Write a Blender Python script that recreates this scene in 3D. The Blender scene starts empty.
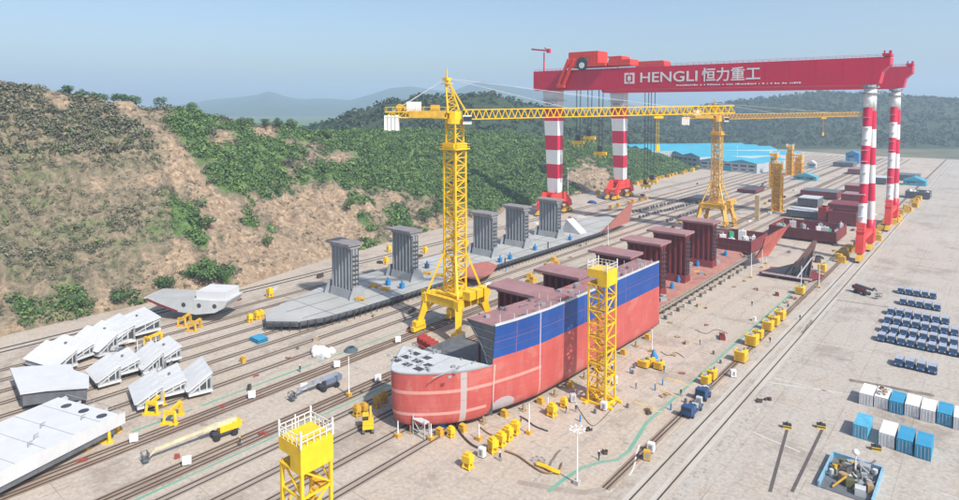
import bpy, math, random
import numpy as np
from mathutils import Vector, Matrix
random.seed(7); RNG = np.random.default_rng(11)
S = bpy.context.scene
C = S.collection
R = math.radians

# ------------------------------------------------------------------ survey: the yard's own axes are world X (across) and Y (along the berths)
PITCH = R(2.9); FPX = 622.0; CX = 479.5; EYE = 65.0; YAW = R(40.03)
PY = 105 + FPX * math.tan(PITCH)
CT, ST = math.cos(YAW), math.sin(YAW)
def ray(x, y):
    dx = x - CX; du = -(y - PY)
    Y = FPX * math.cos(PITCH) + du * math.sin(PITCH); Z = -FPX * math.sin(PITCH) + du * math.cos(PITCH)
    return dx * CT - Y * ST, dx * ST + Y * CT, Z
def G(x, y, z=0.0):
    a, b, c = ray(x, y); k = (z - EYE) / c
    return a * k, b * k
def Gv(x, y, z=0.0):
    a, b = G(x, y, z); return Vector((a, b, z))
def AT(x, y, t):
    a, b, c = ray(x, y); k = t / a
    return b * k, EYE + c * k

ORD = 'first second third fourth fifth sixth seventh eighth ninth tenth eleventh twelfth thirteenth fourteenth fifteenth sixteenth seventeenth eighteenth nineteenth twentieth'.split()
TENS = {20: 'twenty', 30: 'thirty', 40: 'forty'}
def ordw(i):
    if i < 20: return ORD[i]
    n = i + 1
    if n % 10 == 0: return {30: 'thirtieth', 40: 'fortieth', 50: 'fiftieth'}[n]
    return TENS[n // 10 * 10] + '-' + ORD[n % 10 - 1]

# ------------------------------------------------------------------ materials
MATS = {}
def nodes(name):
    m = bpy.data.materials.new(name); m.use_nodes = True
    nt = m.node_tree; nt.nodes.clear()
    out = nt.nodes.new('ShaderNodeOutputMaterial'); b = nt.nodes.new('ShaderNodeBsdfPrincipled')
    nt.links.new(b.outputs[0], out.inputs[0])
    return m, nt, b
def N(nt, t, **kw):
    n = nt.nodes.new(t)
    for k, v in kw.items():
        if k in n.inputs: n.inputs[k].default_value = v
        else: setattr(n, k, v)
    return n
def mixc(nt, fac, a, b, blend='MIX'):
    n = nt.nodes.new('ShaderNodeMix'); n.data_type = 'RGBA'; n.blend_type = blend
    for sock, v in ((n.inputs[0], fac), (n.inputs[6], a), (n.inputs[7], b)):
        if hasattr(v, 'is_linked'): nt.links.new(v, sock)
        elif isinstance(v, (int, float)): sock.default_value = v
        else: sock.default_value = (*v[:3], 1)
    return n.outputs[2]
def ramp(nt, src, p0, p1, c0=(0, 0, 0), c1=(1, 1, 1)):
    r = nt.nodes.new('ShaderNodeValToRGB'); e = r.color_ramp.elements
    e[0].position = p0; e[1].position = p1; e[0].color = (*c0, 1); e[1].color = (*c1, 1)
    nt.links.new(src, r.inputs[0]); return r.outputs[0]
def math_(nt, op, a, b=None, c=None):
    n = nt.nodes.new('ShaderNodeMath'); n.operation = op
    for i, v in enumerate((a, b, c)):
        if v is None: continue
        if hasattr(v, 'is_linked'): nt.links.new(v, n.inputs[i])
        else: n.inputs[i].default_value = v
    return n.outputs[0]
def noise(nt, vec, scale, detail=4, rough=.55, scl=None):
    n = N(nt, 'ShaderNodeTexNoise', Scale=scale, Detail=detail, Roughness=rough)
    if scl:
        mp = nt.nodes.new('ShaderNodeMapping'); mp.inputs['Scale'].default_value = scl
        nt.links.new(vec, mp.inputs[0]); vec = mp.outputs[0]
    nt.links.new(vec, n.inputs['Vector']); return n.outputs['Fac']
def geo(nt): return nt.nodes.new('ShaderNodeNewGeometry').outputs['Position']
def band(nt, v, c, w):  # 1 where |v-c|<w
    return math_(nt, 'LESS_THAN', math_(nt, 'ABSOLUTE', math_(nt, 'SUBTRACT', v, c)), w)

def P(name, col, rough=.6, metal=0., var=.25, scale=.7, dirt=None, damt=.35):
    """painted / weathered surface: base colour, broad mottling, dirt or rust patches and streaks"""
    if name in MATS: return MATS[name]
    m, nt, b = nodes(name)
    v = nt.nodes.new('ShaderNodeTexCoord').outputs['Object']
    n1 = noise(nt, v, scale); n2 = noise(nt, v, scale * 5, 5, .7)
    dark = tuple(c * (1 - var) for c in col); lite = tuple(min(1, c * (1 + var * .6)) for c in col)
    c = ramp(nt, n1, .3, .7, dark, lite)
    d = dirt or tuple(x * .45 for x in col)
    st = noise(nt, v, scale * 2.2, 5, .75, (1, 1, .25))
    c = mixc(nt, math_(nt, 'MULTIPLY', ramp(nt, st, .5, .72), damt), c, d)
    c = mixc(nt, .22, c, ramp(nt, n2, .25, .75, tuple(x * .6 for x in col), lite))
    nt.links.new(c, b.inputs['Base Color'])
    b.inputs['Roughness'].default_value = rough; b.inputs['Metallic'].default_value = metal
    bp = N(nt, 'ShaderNodeBump', Strength=.15, Distance=.05); nt.links.new(n2, bp.inputs['Height']); nt.links.new(bp.outputs[0], b.inputs['Normal'])
    MATS[name] = m; return m

RUST = (.16, .06, .03)
YEL = P('crane_yellow', (.86, .53, .012), .5, 0, .12, .5, (.35, .17, .03), .35)
YELD = P('amber_yellow', (.62, .36, .03), .6, 0, .25, .6, (.25, .13, .05), .5)
OCH = P('ochre_far_yellow', (.62, .42, .08), .6)
CRIM = P('crimson_paint', (.62, .008, .055), .45, 0, .08, .12, (.4, .01, .04), .25)
REDO = P('orange_red_paint', (.72, .05, .035), .5, 0, .15, .4, (.4, .03, .02), .3)
WHT = P('white_paint', (.78, .78, .77), .5, 0, .08, .4, (.5, .48, .45), .3)
GRY = P('primer_grey', (.30, .32, .335), .6, 0, .18, .25, (.2, .15, .12), .4)
GRYL = P('light_primer', (.50, .52, .53), .6, 0, .14, .2, (.34, .3, .27), .4)
PLATE = P('pale_plate', (.60, .61, .62), .5, 0, .08, .3, (.5, .48, .46), .3)
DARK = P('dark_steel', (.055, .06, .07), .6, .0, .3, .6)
MID = P('mid_dark_steel', (.13, .14, .155), .6, 0, .3, .5, (.1, .06, .04), .4)
MAR = P('maroon_primer', (.20, .028, .030), .6, 0, .22, .3, (.1, .03, .03), .5)
MARD = P('dusty_maroon_deck', (.30, .16, .165), .75, 0, .25, .18, (.38, .3, .27), .5)
REDP = P('red_lead', (.45, .10, .07), .7, 0, .25, .25, (.5, .33, .22), .5)
BLU = P('bright_blue', (.02, .22, .52), .5, 0, .15, .6)
SKYB = P('container_blue', (.04, .30, .50), .5, 0, .15, .4, (.1, .2, .28), .4)
NAVY = P('navy_paint', (.02, .07, .18), .5)
TEAL = P('teal_roof', (.04, .33, .46), .6, 0, .18, .03, (.12, .3, .38), .5)
GRN = P('green_paint', (.02, .33, .17), .6)
TIRE = P('rubber', (.025, .025, .027), .9)
LILAC = P('dusty_roof_grey', (.36, .40, .50), .6)
WOOD = P('timber', (.36, .25, .14), .8, 0, .3, 1)
CONC = P('concrete_block', (.46, .43, .39), .85, 0, .2, .6)
GLASS = P('window_glass', (.03, .05, .07), .15, 0, .1)
SKIN = P('skin', (.45, .26, .18), .6, 0, .05)
CLOTH = P('navy_workwear', (.02, .035, .08), .8)
BARK = P('bark', (.09, .065, .045), .9)
SOIL = P('soil', (.30, .22, .15), .95, 0, .3, .2)

# ------------------------------------------------------------------ mesh builder
class MB:
    def __init__(s, o=(0, 0, 0)): s.v = []; s.f = []; s.m = []; s.o = Vector(o); s.M = None
    def add(s, vs, fs, m=0):
        b = len(s.v)
        for p in vs:
            p = Vector(p)
            if s.M is not None: p = s.M @ p
            s.v.append(tuple(p))
        for f in fs: s.f.append(tuple(b + i for i in f)); s.m.append(m)
        return s
    def box(s, x0, x1, y0, y1, z0, z1, m=0):
        return s.add([(x0, y0, z0), (x1, y0, z0), (x1, y1, z0), (x0, y1, z0), (x0, y0, z1), (x1, y0, z1), (x1, y1, z1), (x0, y1, z1)],
                     [(3, 2, 1, 0), (4, 5, 6, 7), (0, 1, 5, 4), (1, 2, 6, 5), (2, 3, 7, 6), (3, 0, 4, 7)], m)
    def cb(s, c, d, m=0, rz=0):
        M0 = s.M
        T = Matrix.Translation(Vector(c)) @ Matrix.Rotation(rz, 4, 'Z'); s.M = T if M0 is None else M0 @ T
        s.box(-d[0] / 2, d[0] / 2, -d[1] / 2, d[1] / 2, -d[2] / 2, d[2] / 2, m); s.M = M0; return s
    def bar(s, p, q, w=.2, m=0, n=4, w2=None):
        p, q = Vector(p), Vector(q); d = q - p
        if d.length < 1e-6: return s
        d.normalize(); u = d.cross(Vector((0, 0, 1)))
        if u.length < 1e-3: u = Vector((1, 0, 0))
        u.normalize(); v = d.cross(u); r1 = w / 2; r2 = (w2 if w2 is not None else w) / 2
        if n == 4: r1 *= 1.414; r2 *= 1.414
        a0 = math.pi / 4 if n == 4 else 0
        vs = [c + (u * math.cos(a0 + 2 * math.pi * k / n) + v * math.sin(a0 + 2 * math.pi * k / n)) * r for c, r in ((p, r1), (q, r2)) for k in range(n)]
        fs = [(k, (k + 1) % n, n + (k + 1) % n, n + k) for k in range(n)] + [tuple(range(n))[::-1], tuple(range(n, 2 * n))]
        return s.add(vs, fs, m)
    def prism(s, poly, z0, z1, m=0, mt=None):
        n = len(poly); vs = [(x, y, z0) for x, y in poly] + [(x, y, z1) for x, y in poly]
        s.add(vs, [(k, (k + 1) % n, n + (k + 1) % n, n + k) for k in range(n)] + [tuple(range(n))[::-1]], m)
        return s.add([(x, y, z1) for x, y in poly], [tuple(range(n))], m if mt is None else mt)
    def ext(s, prof, a0, a1, axis='y', m=0, mc=None):
        """profile in (x,z) extruded along y, or in (y,z) along x"""
        n = len(prof); f = (lambda p, a: (p[0], a, p[1])) if axis == 'y' else (lambda p, a: (a, p[0], p[1]))
        s.add([f(p, a0) for p in prof] + [f(p, a1) for p in prof], [(k, (k + 1) % n, n + (k + 1) % n, n + k) for k in range(n)], m)
        return s.add([f(p, a0) for p in prof] + [f(p, a1) for p in prof], [tuple(range(n))[::-1], tuple(range(n, 2 * n))], m if mc is None else mc)
    def ring(s, rings, m=0, cap=True):
        n = len(rings[0]); vs = [p for r in rings for p in r]
        fs = [(i * n + k, i * n + (k + 1) % n, (i + 1) * n + (k + 1) % n, (i + 1) * n + k) for i in range(len(rings) - 1) for k in range(n)]
        if cap: fs += [tuple(range(n))[::-1], tuple((len(rings) - 1) * n + k for k in range(n))]
        return s.add(vs, fs, m)
    def grid(s, pts, m=0):
        nu, nv = len(pts), len(pts[0])
        return s.add([p for r in pts for p in r], [(i * nv + j, (i + 1) * nv + j, (i + 1) * nv + j + 1, i * nv + j + 1) for i in range(nu - 1) for j in range(nv - 1)], m)
    def build(s, name, mats, parent=None, smooth=False):
        me = bpy.data.meshes.new(name); o = s.o
        me.from_pydata([(x - o.x, y - o.y, z - o.z) for x, y, z in s.v], [], s.f)
        if not isinstance(mats, (list, tuple)): mats = [mats]
        for m in mats: me.materials.append(m)
        me.polygons.foreach_set('material_index', s.m)
        if smooth: me.polygons.foreach_set('use_smooth', [True] * len(s.f))
        me.update()
        ob = bpy.data.objects.new(name, me); C.objects.link(ob)
        if parent: ob.parent = parent
        else: ob.location = o
        return ob

def tag(o, label=None, cat=None, group=None, kind=None):
    for k, v in (('label', label), ('category', cat), ('group', group), ('kind', kind)):
        if v: o[k] = v
    return o
def thing(name, label, cat, loc=(0, 0, 0), rz=0, group=None):
    o = bpy.data.objects.new(name, None); C.objects.link(o); o.location = loc; o.rotation_euler = (0, 0, rz); o.empty_display_size = .5
    return tag(o, label, cat, group)
def dup(root, loc, rz=None, label=None, group=None, scale=None):
    r = root.copy(); C.objects.link(r); r.location = loc
    if rz is not None: r.rotation_euler = (0, 0, rz)
    if label: r['label'] = label
    if group: r['group'] = group
    if scale: r.scale = scale
    for ch in list(root.children):
        c = ch.copy(); C.objects.link(c); c.parent = r
        for g in list(ch.children):
            d = g.copy(); C.objects.link(d); d.parent = c
    return r
def struct(mb, name, m, smooth=False): return tag(mb.build(name, m, None, smooth), kind='structure')

# ------------------------------------------------------------------ ground
def concrete_mat():
    m, nt, b = nodes('yard_concrete'); v = geo(nt)
    big = noise(nt, v, .018, 5, .6); med = noise(nt, v, .12, 5, .65); fine = noise(nt, v, 1.3, 6, .75)
    along = noise(nt, v, .25, 5, .7, (1, .06, 1)); across = noise(nt, v, .25, 4, .7, (.08, 1, 1))
    c = ramp(nt, big, .35, .65, (.36, .315, .265), (.46, .415, .36))
    c = mixc(nt, ramp(nt, med, .48, .68), c, (.39, .30, .215))
    sx_ = nt.nodes.new('ShaderNodeSeparateXYZ'); nt.links.new(v, sx_.inputs[0]); wm = ramp(nt, math_(nt, 'ADD', math_(nt, 'MULTIPLY', sx_.outputs[0], -.05), math_(nt, 'MULTIPLY', big, 1.2)), 2.9 / 10, 3.4 / 10)
    zone = math_(nt, 'LESS_THAN', math_(nt, 'ADD', sx_.outputs[0], math_(nt, 'MULTIPLY', math_(nt, 'SUBTRACT', med, .5), 6)), -47.5)
    c = mixc(nt, math_(nt, 'MULTIPLY', zone, .42), c, (.45, .33, .225)); c = mixc(nt, math_(nt, 'MULTIPLY', math_(nt, 'SUBTRACT', 1, zone), .35), c, (.31, .298, .28))
    wv = N(nt, 'ShaderNodeTexWave', Scale=.055, Distortion=7.0, Detail=3); wv.bands_direction = 'X'; nt.links.new(v, wv.inputs['Vector']); c = mixc(nt, math_(nt, 'MULTIPLY', ramp(nt, wv.outputs['Fac'], .965, .99), .32), c, (.20, .17, .15))
    c = mixc(nt, math_(nt, 'MULTIPLY', ramp(nt, along, .52, .75), .55), c, (.20, .165, .14))
    c = mixc(nt, math_(nt, 'MULTIPLY', ramp(nt, across, .55, .75), .35), c, (.50, .47, .43))
    c = mixc(nt, math_(nt, 'MULTIPLY', ramp(nt, noise(nt, v, .3, 6, .8), .60, .70), .5), c, (.16, .13, .11))
    c = mixc(nt, math_(nt, 'MULTIPLY', ramp(nt, noise(nt, v, .09, 6, .75), .60, .74), .45), c, (.40, .24, .12))
    c = mixc(nt, .42, c, ramp(nt, fine, .25, .75, (.12, .10, .085), (.70, .64, .56)))
    dk_ = noise(nt, v, .045, 7, .78); c = mixc(nt, math_(nt, 'MULTIPLY', ramp(nt, dk_, .52, .62), .5), c, (.19, .155, .13))
    ps = noise(nt, v, .16, 5, .7); c = mixc(nt, math_(nt, 'MULTIPLY', ramp(nt, ps, .62, .68), .5), c, (.13, .115, .10)); c = mixc(nt, math_(nt, 'MULTIPLY', ramp(nt, noise(nt, v, .21, 5, .7, (1.3, .7, 1)), .64, .69), .5), c, (.58, .56, .53))
    ck = N(nt, 'ShaderNodeTexVoronoi', Scale=.07); ck.feature = 'DISTANCE_TO_EDGE'; nt.links.new(v, ck.inputs['Vector']); pass
    br = nt.nodes.new('ShaderNodeTexBrick'); br.offset = 0; nt.links.new(v, br.inputs['Vector'])
    for k, q in (('Scale', 1), ('Mortar Size', .09), ('Brick Width', 12.), ('Row Height', 16.), ('Mortar Smooth', .1)): br.inputs[k].default_value = q
    j = math_(nt, 'MULTIPLY', br.outputs['Fac'], math_(nt, 'MULTIPLY', ramp(nt, med, .35, .6), .6))
    c = mixc(nt, j, c, (.17, .15, .13))
    nt.links.new(c, b.inputs['Base Color']); b.inputs['Roughness'].default_value = .9
    return m
def ground_mat():
    m, nt, b = nodes('open_ground'); v = geo(nt)
    c = ramp(nt, noise(nt, v, .01, 6, .7), .35, .65, (.05, .075, .03), (.20, .17, .11))
    nt.links.new(c, b.inputs['Base Color']); b.inputs['Roughness'].default_value = .95; return m
YARD = concrete_mat(); LAND = ground_mat()
struct(MB().box(-9000, 9000, -2000, 12000, -3.0, -.35), 'ground', LAND)
yard_edge = [(-150, -60), (-212, 20), (-214, 56), (-213, 88), (-206, 111), (-217, 159), (-225, 236), (-233, 329), (-234, 422), (-231, 481), (-234, 640), (-262, 900), (-270, 985)]
mb = MB(); mb.prism(yard_edge[::-1] + [(-150, -60), (420, -60), (420, 930), (-150, 930)], -.3, 0)
struct(mb, 'yard_pavement', YARD)

def strip(pts, w, z, name, m):
    mb = MB(); n = len(pts); L = []; Rr = []
    for i, p in enumerate(pts):
        a = Vector(pts[max(0, i - 1)]); b = Vector(pts[min(n - 1, i + 1)]); d = (b - a).normalized(); q = Vector((-d.y, d.x)); p = Vector(p)
        L.append((*(p + q * w / 2), z)); Rr.append((*(p - q * w / 2), z))
    mb.grid([L, Rr]); mb.f = [f[::-1] for f in mb.f]
    return struct(mb, name, m)
def wear_mat(name, col, col2, sc, lo=.45, hi=.6, strs=(1, .2, 1)):
    m, nt, b = nodes(name); v = geo(nt)
    f = ramp(nt, noise(nt, v, sc, 6, .75, strs), lo, hi)
    c = mixc(nt, f, col, col2); c = mixc(nt, .3, c, ramp(nt, noise(nt, v, 2.5, 5, .8), .25, .75, tuple(x * .5 for x in col), tuple(min(1, x * 1.5) for x in col)))
    nt.links.new(c, b.inputs['Base Color']); b.inputs['Roughness'].default_value = .9; return m
TRACKBED = wear_mat('rusty_trackbed', (.24, .17, .125), (.36, .30, .24), .4)
BEDLITE = wear_mat('pale_runway_concrete', (.44, .41, .36), (.36, .31, .25), .3)
RAILM = P('rail_steel', (.10, .075, .06), .5, .3, .3, .3)
GREENLINE = wear_mat('worn_green_paint', (.12, .32, .23), (.33, .34, .29), .6, .42, .66)
WHITELINE = wear_mat('worn_white_paint', (.62, .61, .58), (.45, .42, .38), .5, .4, .6)
YELLINE = wear_mat('worn_yellow_paint', (.62, .42, .10), (.46, .38, .28), .5, .4, .6)
BERTHBED = wear_mat('berth_track_soil', (.29, .235, .19), (.36, .315, .27), .4)
DARKBAND = wear_mat('dark_ground_band', (.14, .115, .095), (.26, .22, .18), .4, .4, .6)  # blotchy dark brown for the narrow dark bands on the pavement

def rails(x, y0, y1, gauge=1.4, bed=3.2, bedm=TRACKBED):
    strip([(x, y0), (x, y1)], bed, .006, 'track_bed', bedm)
    for dx in ((-gauge / 2, gauge / 2) if gauge else (0,)):
        mb = MB((x + dx, y0, 0)); X = x + dx
        mb.box(X - .13, X + .13, y0, y1, .010, .03); mb.box(X - .06, X + .06, y0, y1, .03, .15)
        struct(mb, 'crane_rail', RAILM)
for x, bm in ((-127.0, TRACKBED), (-124.6, TRACKBED), (-111.6, TRACKBED), (-109.2, TRACKBED)): rails(x, -40, 900, 1.0, 2.3, bm)
for x in (-44.9, -41.4): rails(x, -40, 925, .0, 2.2, BEDLITE)
for x in (-202.5, -199.5): rails(x, 20, 925, .5, 2.0, BEDLITE)
for x in (-49.6,): rails(x, 92, 925, .7, 1.9)
for x in (-186, -179, -172, -165, -158, -151, -144, -137): rails(x, 30, 900, 1.3, 2.6, BERTHBED)
for x in (-104, -97, -90, -83): rails(x, -30, 900, 1.3, 2.4, BERTHBED)
strip([(-49.6, 92), (-51.5, 89), (-55, 87), (-62, 84)], 1.3, .022, 'cable_trench', BERTHBED)
green = [G(*p) for p in ((548, 492), (563, 480), (582, 468), (601, 462), (617, 460), (629, 451))] + [(-53.7, 117), (-53.7, 330)]
strip(green, .75, .026, 'green_walkway_line', GREENLINE)
strip([(-130.6, 62), (-130.6, 90)], .7, .026, 'green_walkway_line', GREENLINE)
strip([(-130.6, 48), (-130.6, 60)], .7, .026, 'green_walkway_line', GREENLINE)
strip([(-130.6, 92), (-130.6, 300)], .5, .026, 'green_walkway_line', GREENLINE)
strip([(-107.2, 25), (-107.2, 130)], .6, .026, 'green_walkway_line', GREENLINE)
for pts, w in (([(745, 337), (792, 384)], .3),):
    pass
for a, b_, w, m in (((768, 382), (911, 404), .35, WHITELINE), ((752, 432), (800, 452), .3, WHITELINE), ((812, 342), (872, 352), .25, WHITELINE), ((775, 378), (845, 396), .3, WHITELINE),
                    ((849, 380), (935, 396), 1.6, DARKBAND), ((837, 300), (900, 309), .7, DARKBAND),  # dark bands behind the containers and across the open apron
                    ((634, 402), (652, 407), .6, YELLINE), ((640, 410), (662, 412), .5, YELLINE), ((668, 378), (690, 386), .6, YELLINE), ((655, 386), (680, 398), .4, YELLINE),
                    ((560, 450), (545, 470), .5, DARKBAND), ((640, 445), (630, 476), .3, WHITELINE), ((802, 333), (812, 320), .6, DARKBAND)):
    A, B = Vector(G(*a)), Vector(G(*b_)); K = 7
    strip([tuple(A.lerp(B, i / K) + Vector((random.uniform(-.15, .15), random.uniform(-.15, .15)))) for i in range(K + 1)], w, .034 if m is DARKBAND else .038, {'worn_white_paint': 'white_line', 'dark_ground_band': 'dark_road_band', 'worn_yellow_paint': 'yellow_line'}[m.name], m)
# rail-side gravel between crane runway and apron
strip([(-38.9, -30), (-38.9, 400)], 1.6, .030, 'road_edge', wear_mat('patchy_apron', (.40, .37, .33), (.20, .17, .14), .9, .5, .6, (1, 1, 1)))

# ------------------------------------------------------------------ hills
def interp(x, pts): return np.interp(x, [p[0] for p in pts], [p[1] for p in pts])
def vnoise(x, y, seed=0):
    xi = np.floor(x).astype(int); yi = np.floor(y).astype(int); fx = x - xi; fy = y - yi
    fx = fx * fx * (3 - 2 * fx); fy = fy * fy * (3 - 2 * fy)
    def h(a, b):
        n = (a * 374761393 + b * 668265263 + seed * 974634777) & 0x7fffffff
        n = ((n ^ (n >> 13)) * 1274126177) & 0x7fffffff
        return ((n ^ (n >> 16)) & 0xffff) / 65535.
    return (h(xi, yi) * (1 - fx) + h(xi + 1, yi) * fx) * (1 - fy) + (h(xi, yi + 1) * (1 - fx) + h(xi + 1, yi + 1) * fx) * fy
def fbm(x, y, o=4, seed=0):
    a = 0; k = 1; t = 0
    for i in range(o): a = a + k * vnoise(x * 2 ** i, y * 2 ** i, seed + i); t += k; k *= .5
    return a / t
BASE = [(-400, -214), (56, -214), (88, -213), (111, -206), (159, -217), (236, -225), (329, -233), (422, -234), (481, -231), (640, -234), (800, -252), (1016, -286), (3000, -600)]
NEAR_SKY = [(-300, 80), (0, 86), (45, 93), (70, 97), (100, 100), (125, 101), (140, 110), (165, 109), (180, 114), (205, 117), (230, 122), (255, 125), (275, 122), (300, 127), (330, 131), (370, 132), (420, 134), (470, 133), (540, 136), (600, 144), (640, 151), (680, 159)]
_r = []
for px, py in NEAR_SKY:
    t = -330.0 if px < 480 else -330 + (px - 480) * .22
    s, z = AT(px, py, t); _r.append((s, z))
_r.append((760, -2)); _r.append((3000, -2))
_r.sort(); RIDGE = _r
W_ = [(-400, 115), (400, 110), (480, 105), (640, 60), (760, 40)]
MIDSKY = [(-300, 135), (200, 140), (250, 138), (290, 132), (320, 127), (350, 116), (380, 107), (420, 100), (450, 97), (490, 98), (530, 104), (560, 111), (600, 122), (640, 131), (700, 143), (760, 155), (1400, 160)]
FARSKY = [(-300, 140), (480, 135), (540, 122), (570, 115), (600, 113), (640, 112), (680, 112), (700, 109), (740, 103), (780, 98), (820, 93), (860, 94), (911, 98), (1000, 102), (1400, 108)]
def terrain_z(x, y):
    """height of the land at yard coordinates (arrays)"""
    base = interp(y, BASE); W = interp(y, W_); zr = np.maximum(interp(y, RIDGE), -2.)
    u = (base - x) / W
    uu = np.clip(u, 0, 1)
    prof = np.where(u < 1, .18 * np.sqrt(uu) + .82 * (uu * uu * (3 - 2 * uu) * .35 + uu * .65), np.maximum(.25, 1 - (u - 1) * .35))
    rough = (fbm(x / 34, y / 34, 5, 3) - .5) * 16 + (fbm(x / 9, y / 9, 4, 8) - .5) * 7
    gull = -np.abs(fbm(y / 26 + x / 90, x / 200, 3, 21) - .5) * 18
    z = zr * prof + (rough * np.clip(uu * 2.2, 0, 1) + gull * np.clip(uu * 3, 0, 1) * np.clip((1.15 - u) * 2, 0, 1)) * np.clip(zr / 40, 0, 1) * np.where(u < .85, 1, np.clip(.35 + .65 * (1 - u) / .15, .35, 1))
    z = z - np.abs(fbm(y / 8 + x / 60, x / 45, 3, 29) - .5) * 11 * np.clip(uu * 6, 0, 1) * np.clip((.75 - uu) * 4, 0, 1) * np.clip(zr / 40, 0, 1)
    step = 5.2; zt = z + (fbm(x / 40, y / 40, 2, 5) - .5) * 3
    z = z * .55 + .45 * (np.floor(zt / step) * step + step * np.clip((zt / step % 1) * 2.2 - .6, 0, 1))
    z = np.where(u > 0, np.maximum(z, .2 + 0 * z), -2.5 + 0 * z)
    # camera-side azimuth and depth for the hills farther off
    X = x * CT + y * ST; D = -x * ST + y * CT; D = np.maximum(D, 1.)
    px = CX + FPX * X / D
    def hill(sky, Dr, wf, wb, amp, sc, seed):
        ys = interp(px, sky); zt = EYE - (ys - 105) * Dr / FPX
        q = (D - Dr); pr = np.where(q < 0, 1 - (-q / wf), 1 - q / wb); pr = np.clip(pr, 0, 1); pr = pr * pr * (3 - 2 * pr) * .45 + pr * .55
        nz = (fbm(x / sc, y / sc, 5, seed) - .5) * amp * np.clip(pr * 2, 0, 1)
        return zt * pr + nz - 3 * (1 - pr)
    Dm = interp(px, [(200, 640), (420, 720), (560, 860), (700, 1050)])
    mid = hill(MIDSKY, Dm, 240, 400, 16, 60, 31); mid = np.where(x < base - 40, mid, -3.)
    far = hill(FARSKY, 1500., 600., 900., 34, 130, 41)
    far = np.where(y > 930 + fbm(x / 90, y / 90, 2, 4) * 18, far, -3.)
    far = far + np.clip((px - 300) / 200, 0, 1) * 0
    return z, mid, np.where(px > 480, far, -3.)
npx, nr = 470, 330
pxs = np.linspace(-190, 1190, npx); Ds = np.concatenate([np.geomspace(165, 900, 230), np.geomspace(915, 3000, nr - 230)])
PXg, Dg = np.meshgrid(pxs, Ds, indexing='ij'); Xg = (PXg - CX) / FPX * Dg
tx = Xg * CT - Dg * ST; ty = Xg * ST + Dg * CT
z1, z2, z3 = terrain_z(tx, ty); tz = np.maximum(np.maximum(z1, z2), z3)
which = np.argmax(np.stack([z1, z2, z3]), 0)
def np_mesh(name, verts, faces, mats, attr=None, kind='structure', smooth=False, label=None):
    me = bpy.data.meshes.new(name); nv, nf, k = len(verts), len(faces), faces.shape[1]
    me.vertices.add(nv); me.vertices.foreach_set('co', verts.astype(np.float32).ravel())
    me.loops.add(nf * k); me.loops.foreach_set('vertex_index', faces.astype(np.int32).ravel())
    me.polygons.add(nf); me.polygons.foreach_set('loop_start', np.arange(0, nf * k, k, dtype=np.int32)); me.polygons.foreach_set('loop_total', np.full(nf, k, dtype=np.int32))
    if smooth: me.polygons.foreach_set('use_smooth', np.ones(nf, dtype=bool))
    for a, val in (attr or {}).items():
        at = me.attributes.new(a, 'FLOAT', 'POINT'); at.data.foreach_set('value', val.astype(np.float32).ravel())
    me.update(); me.validate()
    for m in mats: me.materials.append(m)
    ob = bpy.data.objects.new(name, me); C.objects.link(ob)
    return tag(ob, label=label, kind=kind)
idx = np.arange(npx * nr).reshape(npx, nr)
quads = np.stack([idx[:-1, :-1], idx[1:, :-1], idx[1:, 1:], idx[:-1, 1:]], -1).reshape(-1, 4)
keep = (tz.ravel()[quads] > -1.9).any(1); quads = quads[keep]
# what grows where: lush green / dry scrub / bare soil
def cover(x, y):
    X = x * CT + y * ST; D = -x * ST + y * CT; px = CX + FPX * X / np.maximum(D, 1)
    u = (interp(y, BASE) - x) / interp(y, W_)
    n = fbm(x / 22, y / 22, 4, 51); n2 = fbm(x / 60, y / 60, 3, 61)
    g = np.interp(px, [0, 90, 150, 185, 230, 400, 1000], [.46, .46, .46, .55, .84, .95, 1.])
    lowbare = np.interp(px, [120, 200, 250, 300, 400, 450, 480, 530, 555, 570, 620, 640], [.0, .42, .50, .50, .42, .30, .12, .08, .10, .42, .38, .0])
    g = g + np.interp(px, [0, 120, 150, 165], [1, 1, .8, 0]) * (.34 * np.exp(-((u - .82) / .20) ** 2) - .24 * np.clip((.62 - u) / .15, 0, 1) + .5 * np.exp(-((u - .30 - (px - 100) * .001) / .06) ** 2) * (n > .55))
    g = g + .5 * np.exp(-((px - 190) / 20) ** 2) * np.clip((u - .62) * 6, 0, 1)
    g = g - 1.1 * np.clip((lowbare - u) / .12, 0, 1)
    g = g + .8 * np.clip((.09 - u) / .03, 0, 1) * np.interp(px, [60, 120, 230, 240], [.6, 1, 1, 0]) * np.clip((n - .40) * 8, 0, 1)
    n3 = fbm(x / 11, y / 11, 3, 71); g = g + .35 * (fbm(x / 30, y / 12, 3, 83) > .52) * (u < lowbare + .1)
    for pc_, uc_, pw_, uw_ in ((262, .95, 13, .10), (222, .72, 14, .07), (300, .80, 20, .05), (335, .64, 30, .09), (585, .30, 22, .16), (60, .97, 12, .06), (150, .93, 16, .07)):
        g = g - 1.2 * np.exp(-((px - pc_) / pw_) ** 2 - ((u - uc_) / uw_) ** 2)
    g = g - 1.2 * np.exp(-((px - (130 + (.95 - u) * 140)) / (5 + 16 * n3)) ** 2)
    g = g + .7 * (n3 > .60) * (u < lowbare)
    return np.clip(g + (n - .5) * 1.2 + (n2 - .5) * .5, 0, 1), u, px
gcov, ucov, pcov = cover(tx, ty)
gcov = np.where(pcov < 170, np.clip(gcov, .13, .36), gcov); gcov = np.where(which > 0, 1., gcov)
sel = np.where(which == 0, 0., np.where(which == 1, .5, 1.))
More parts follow.
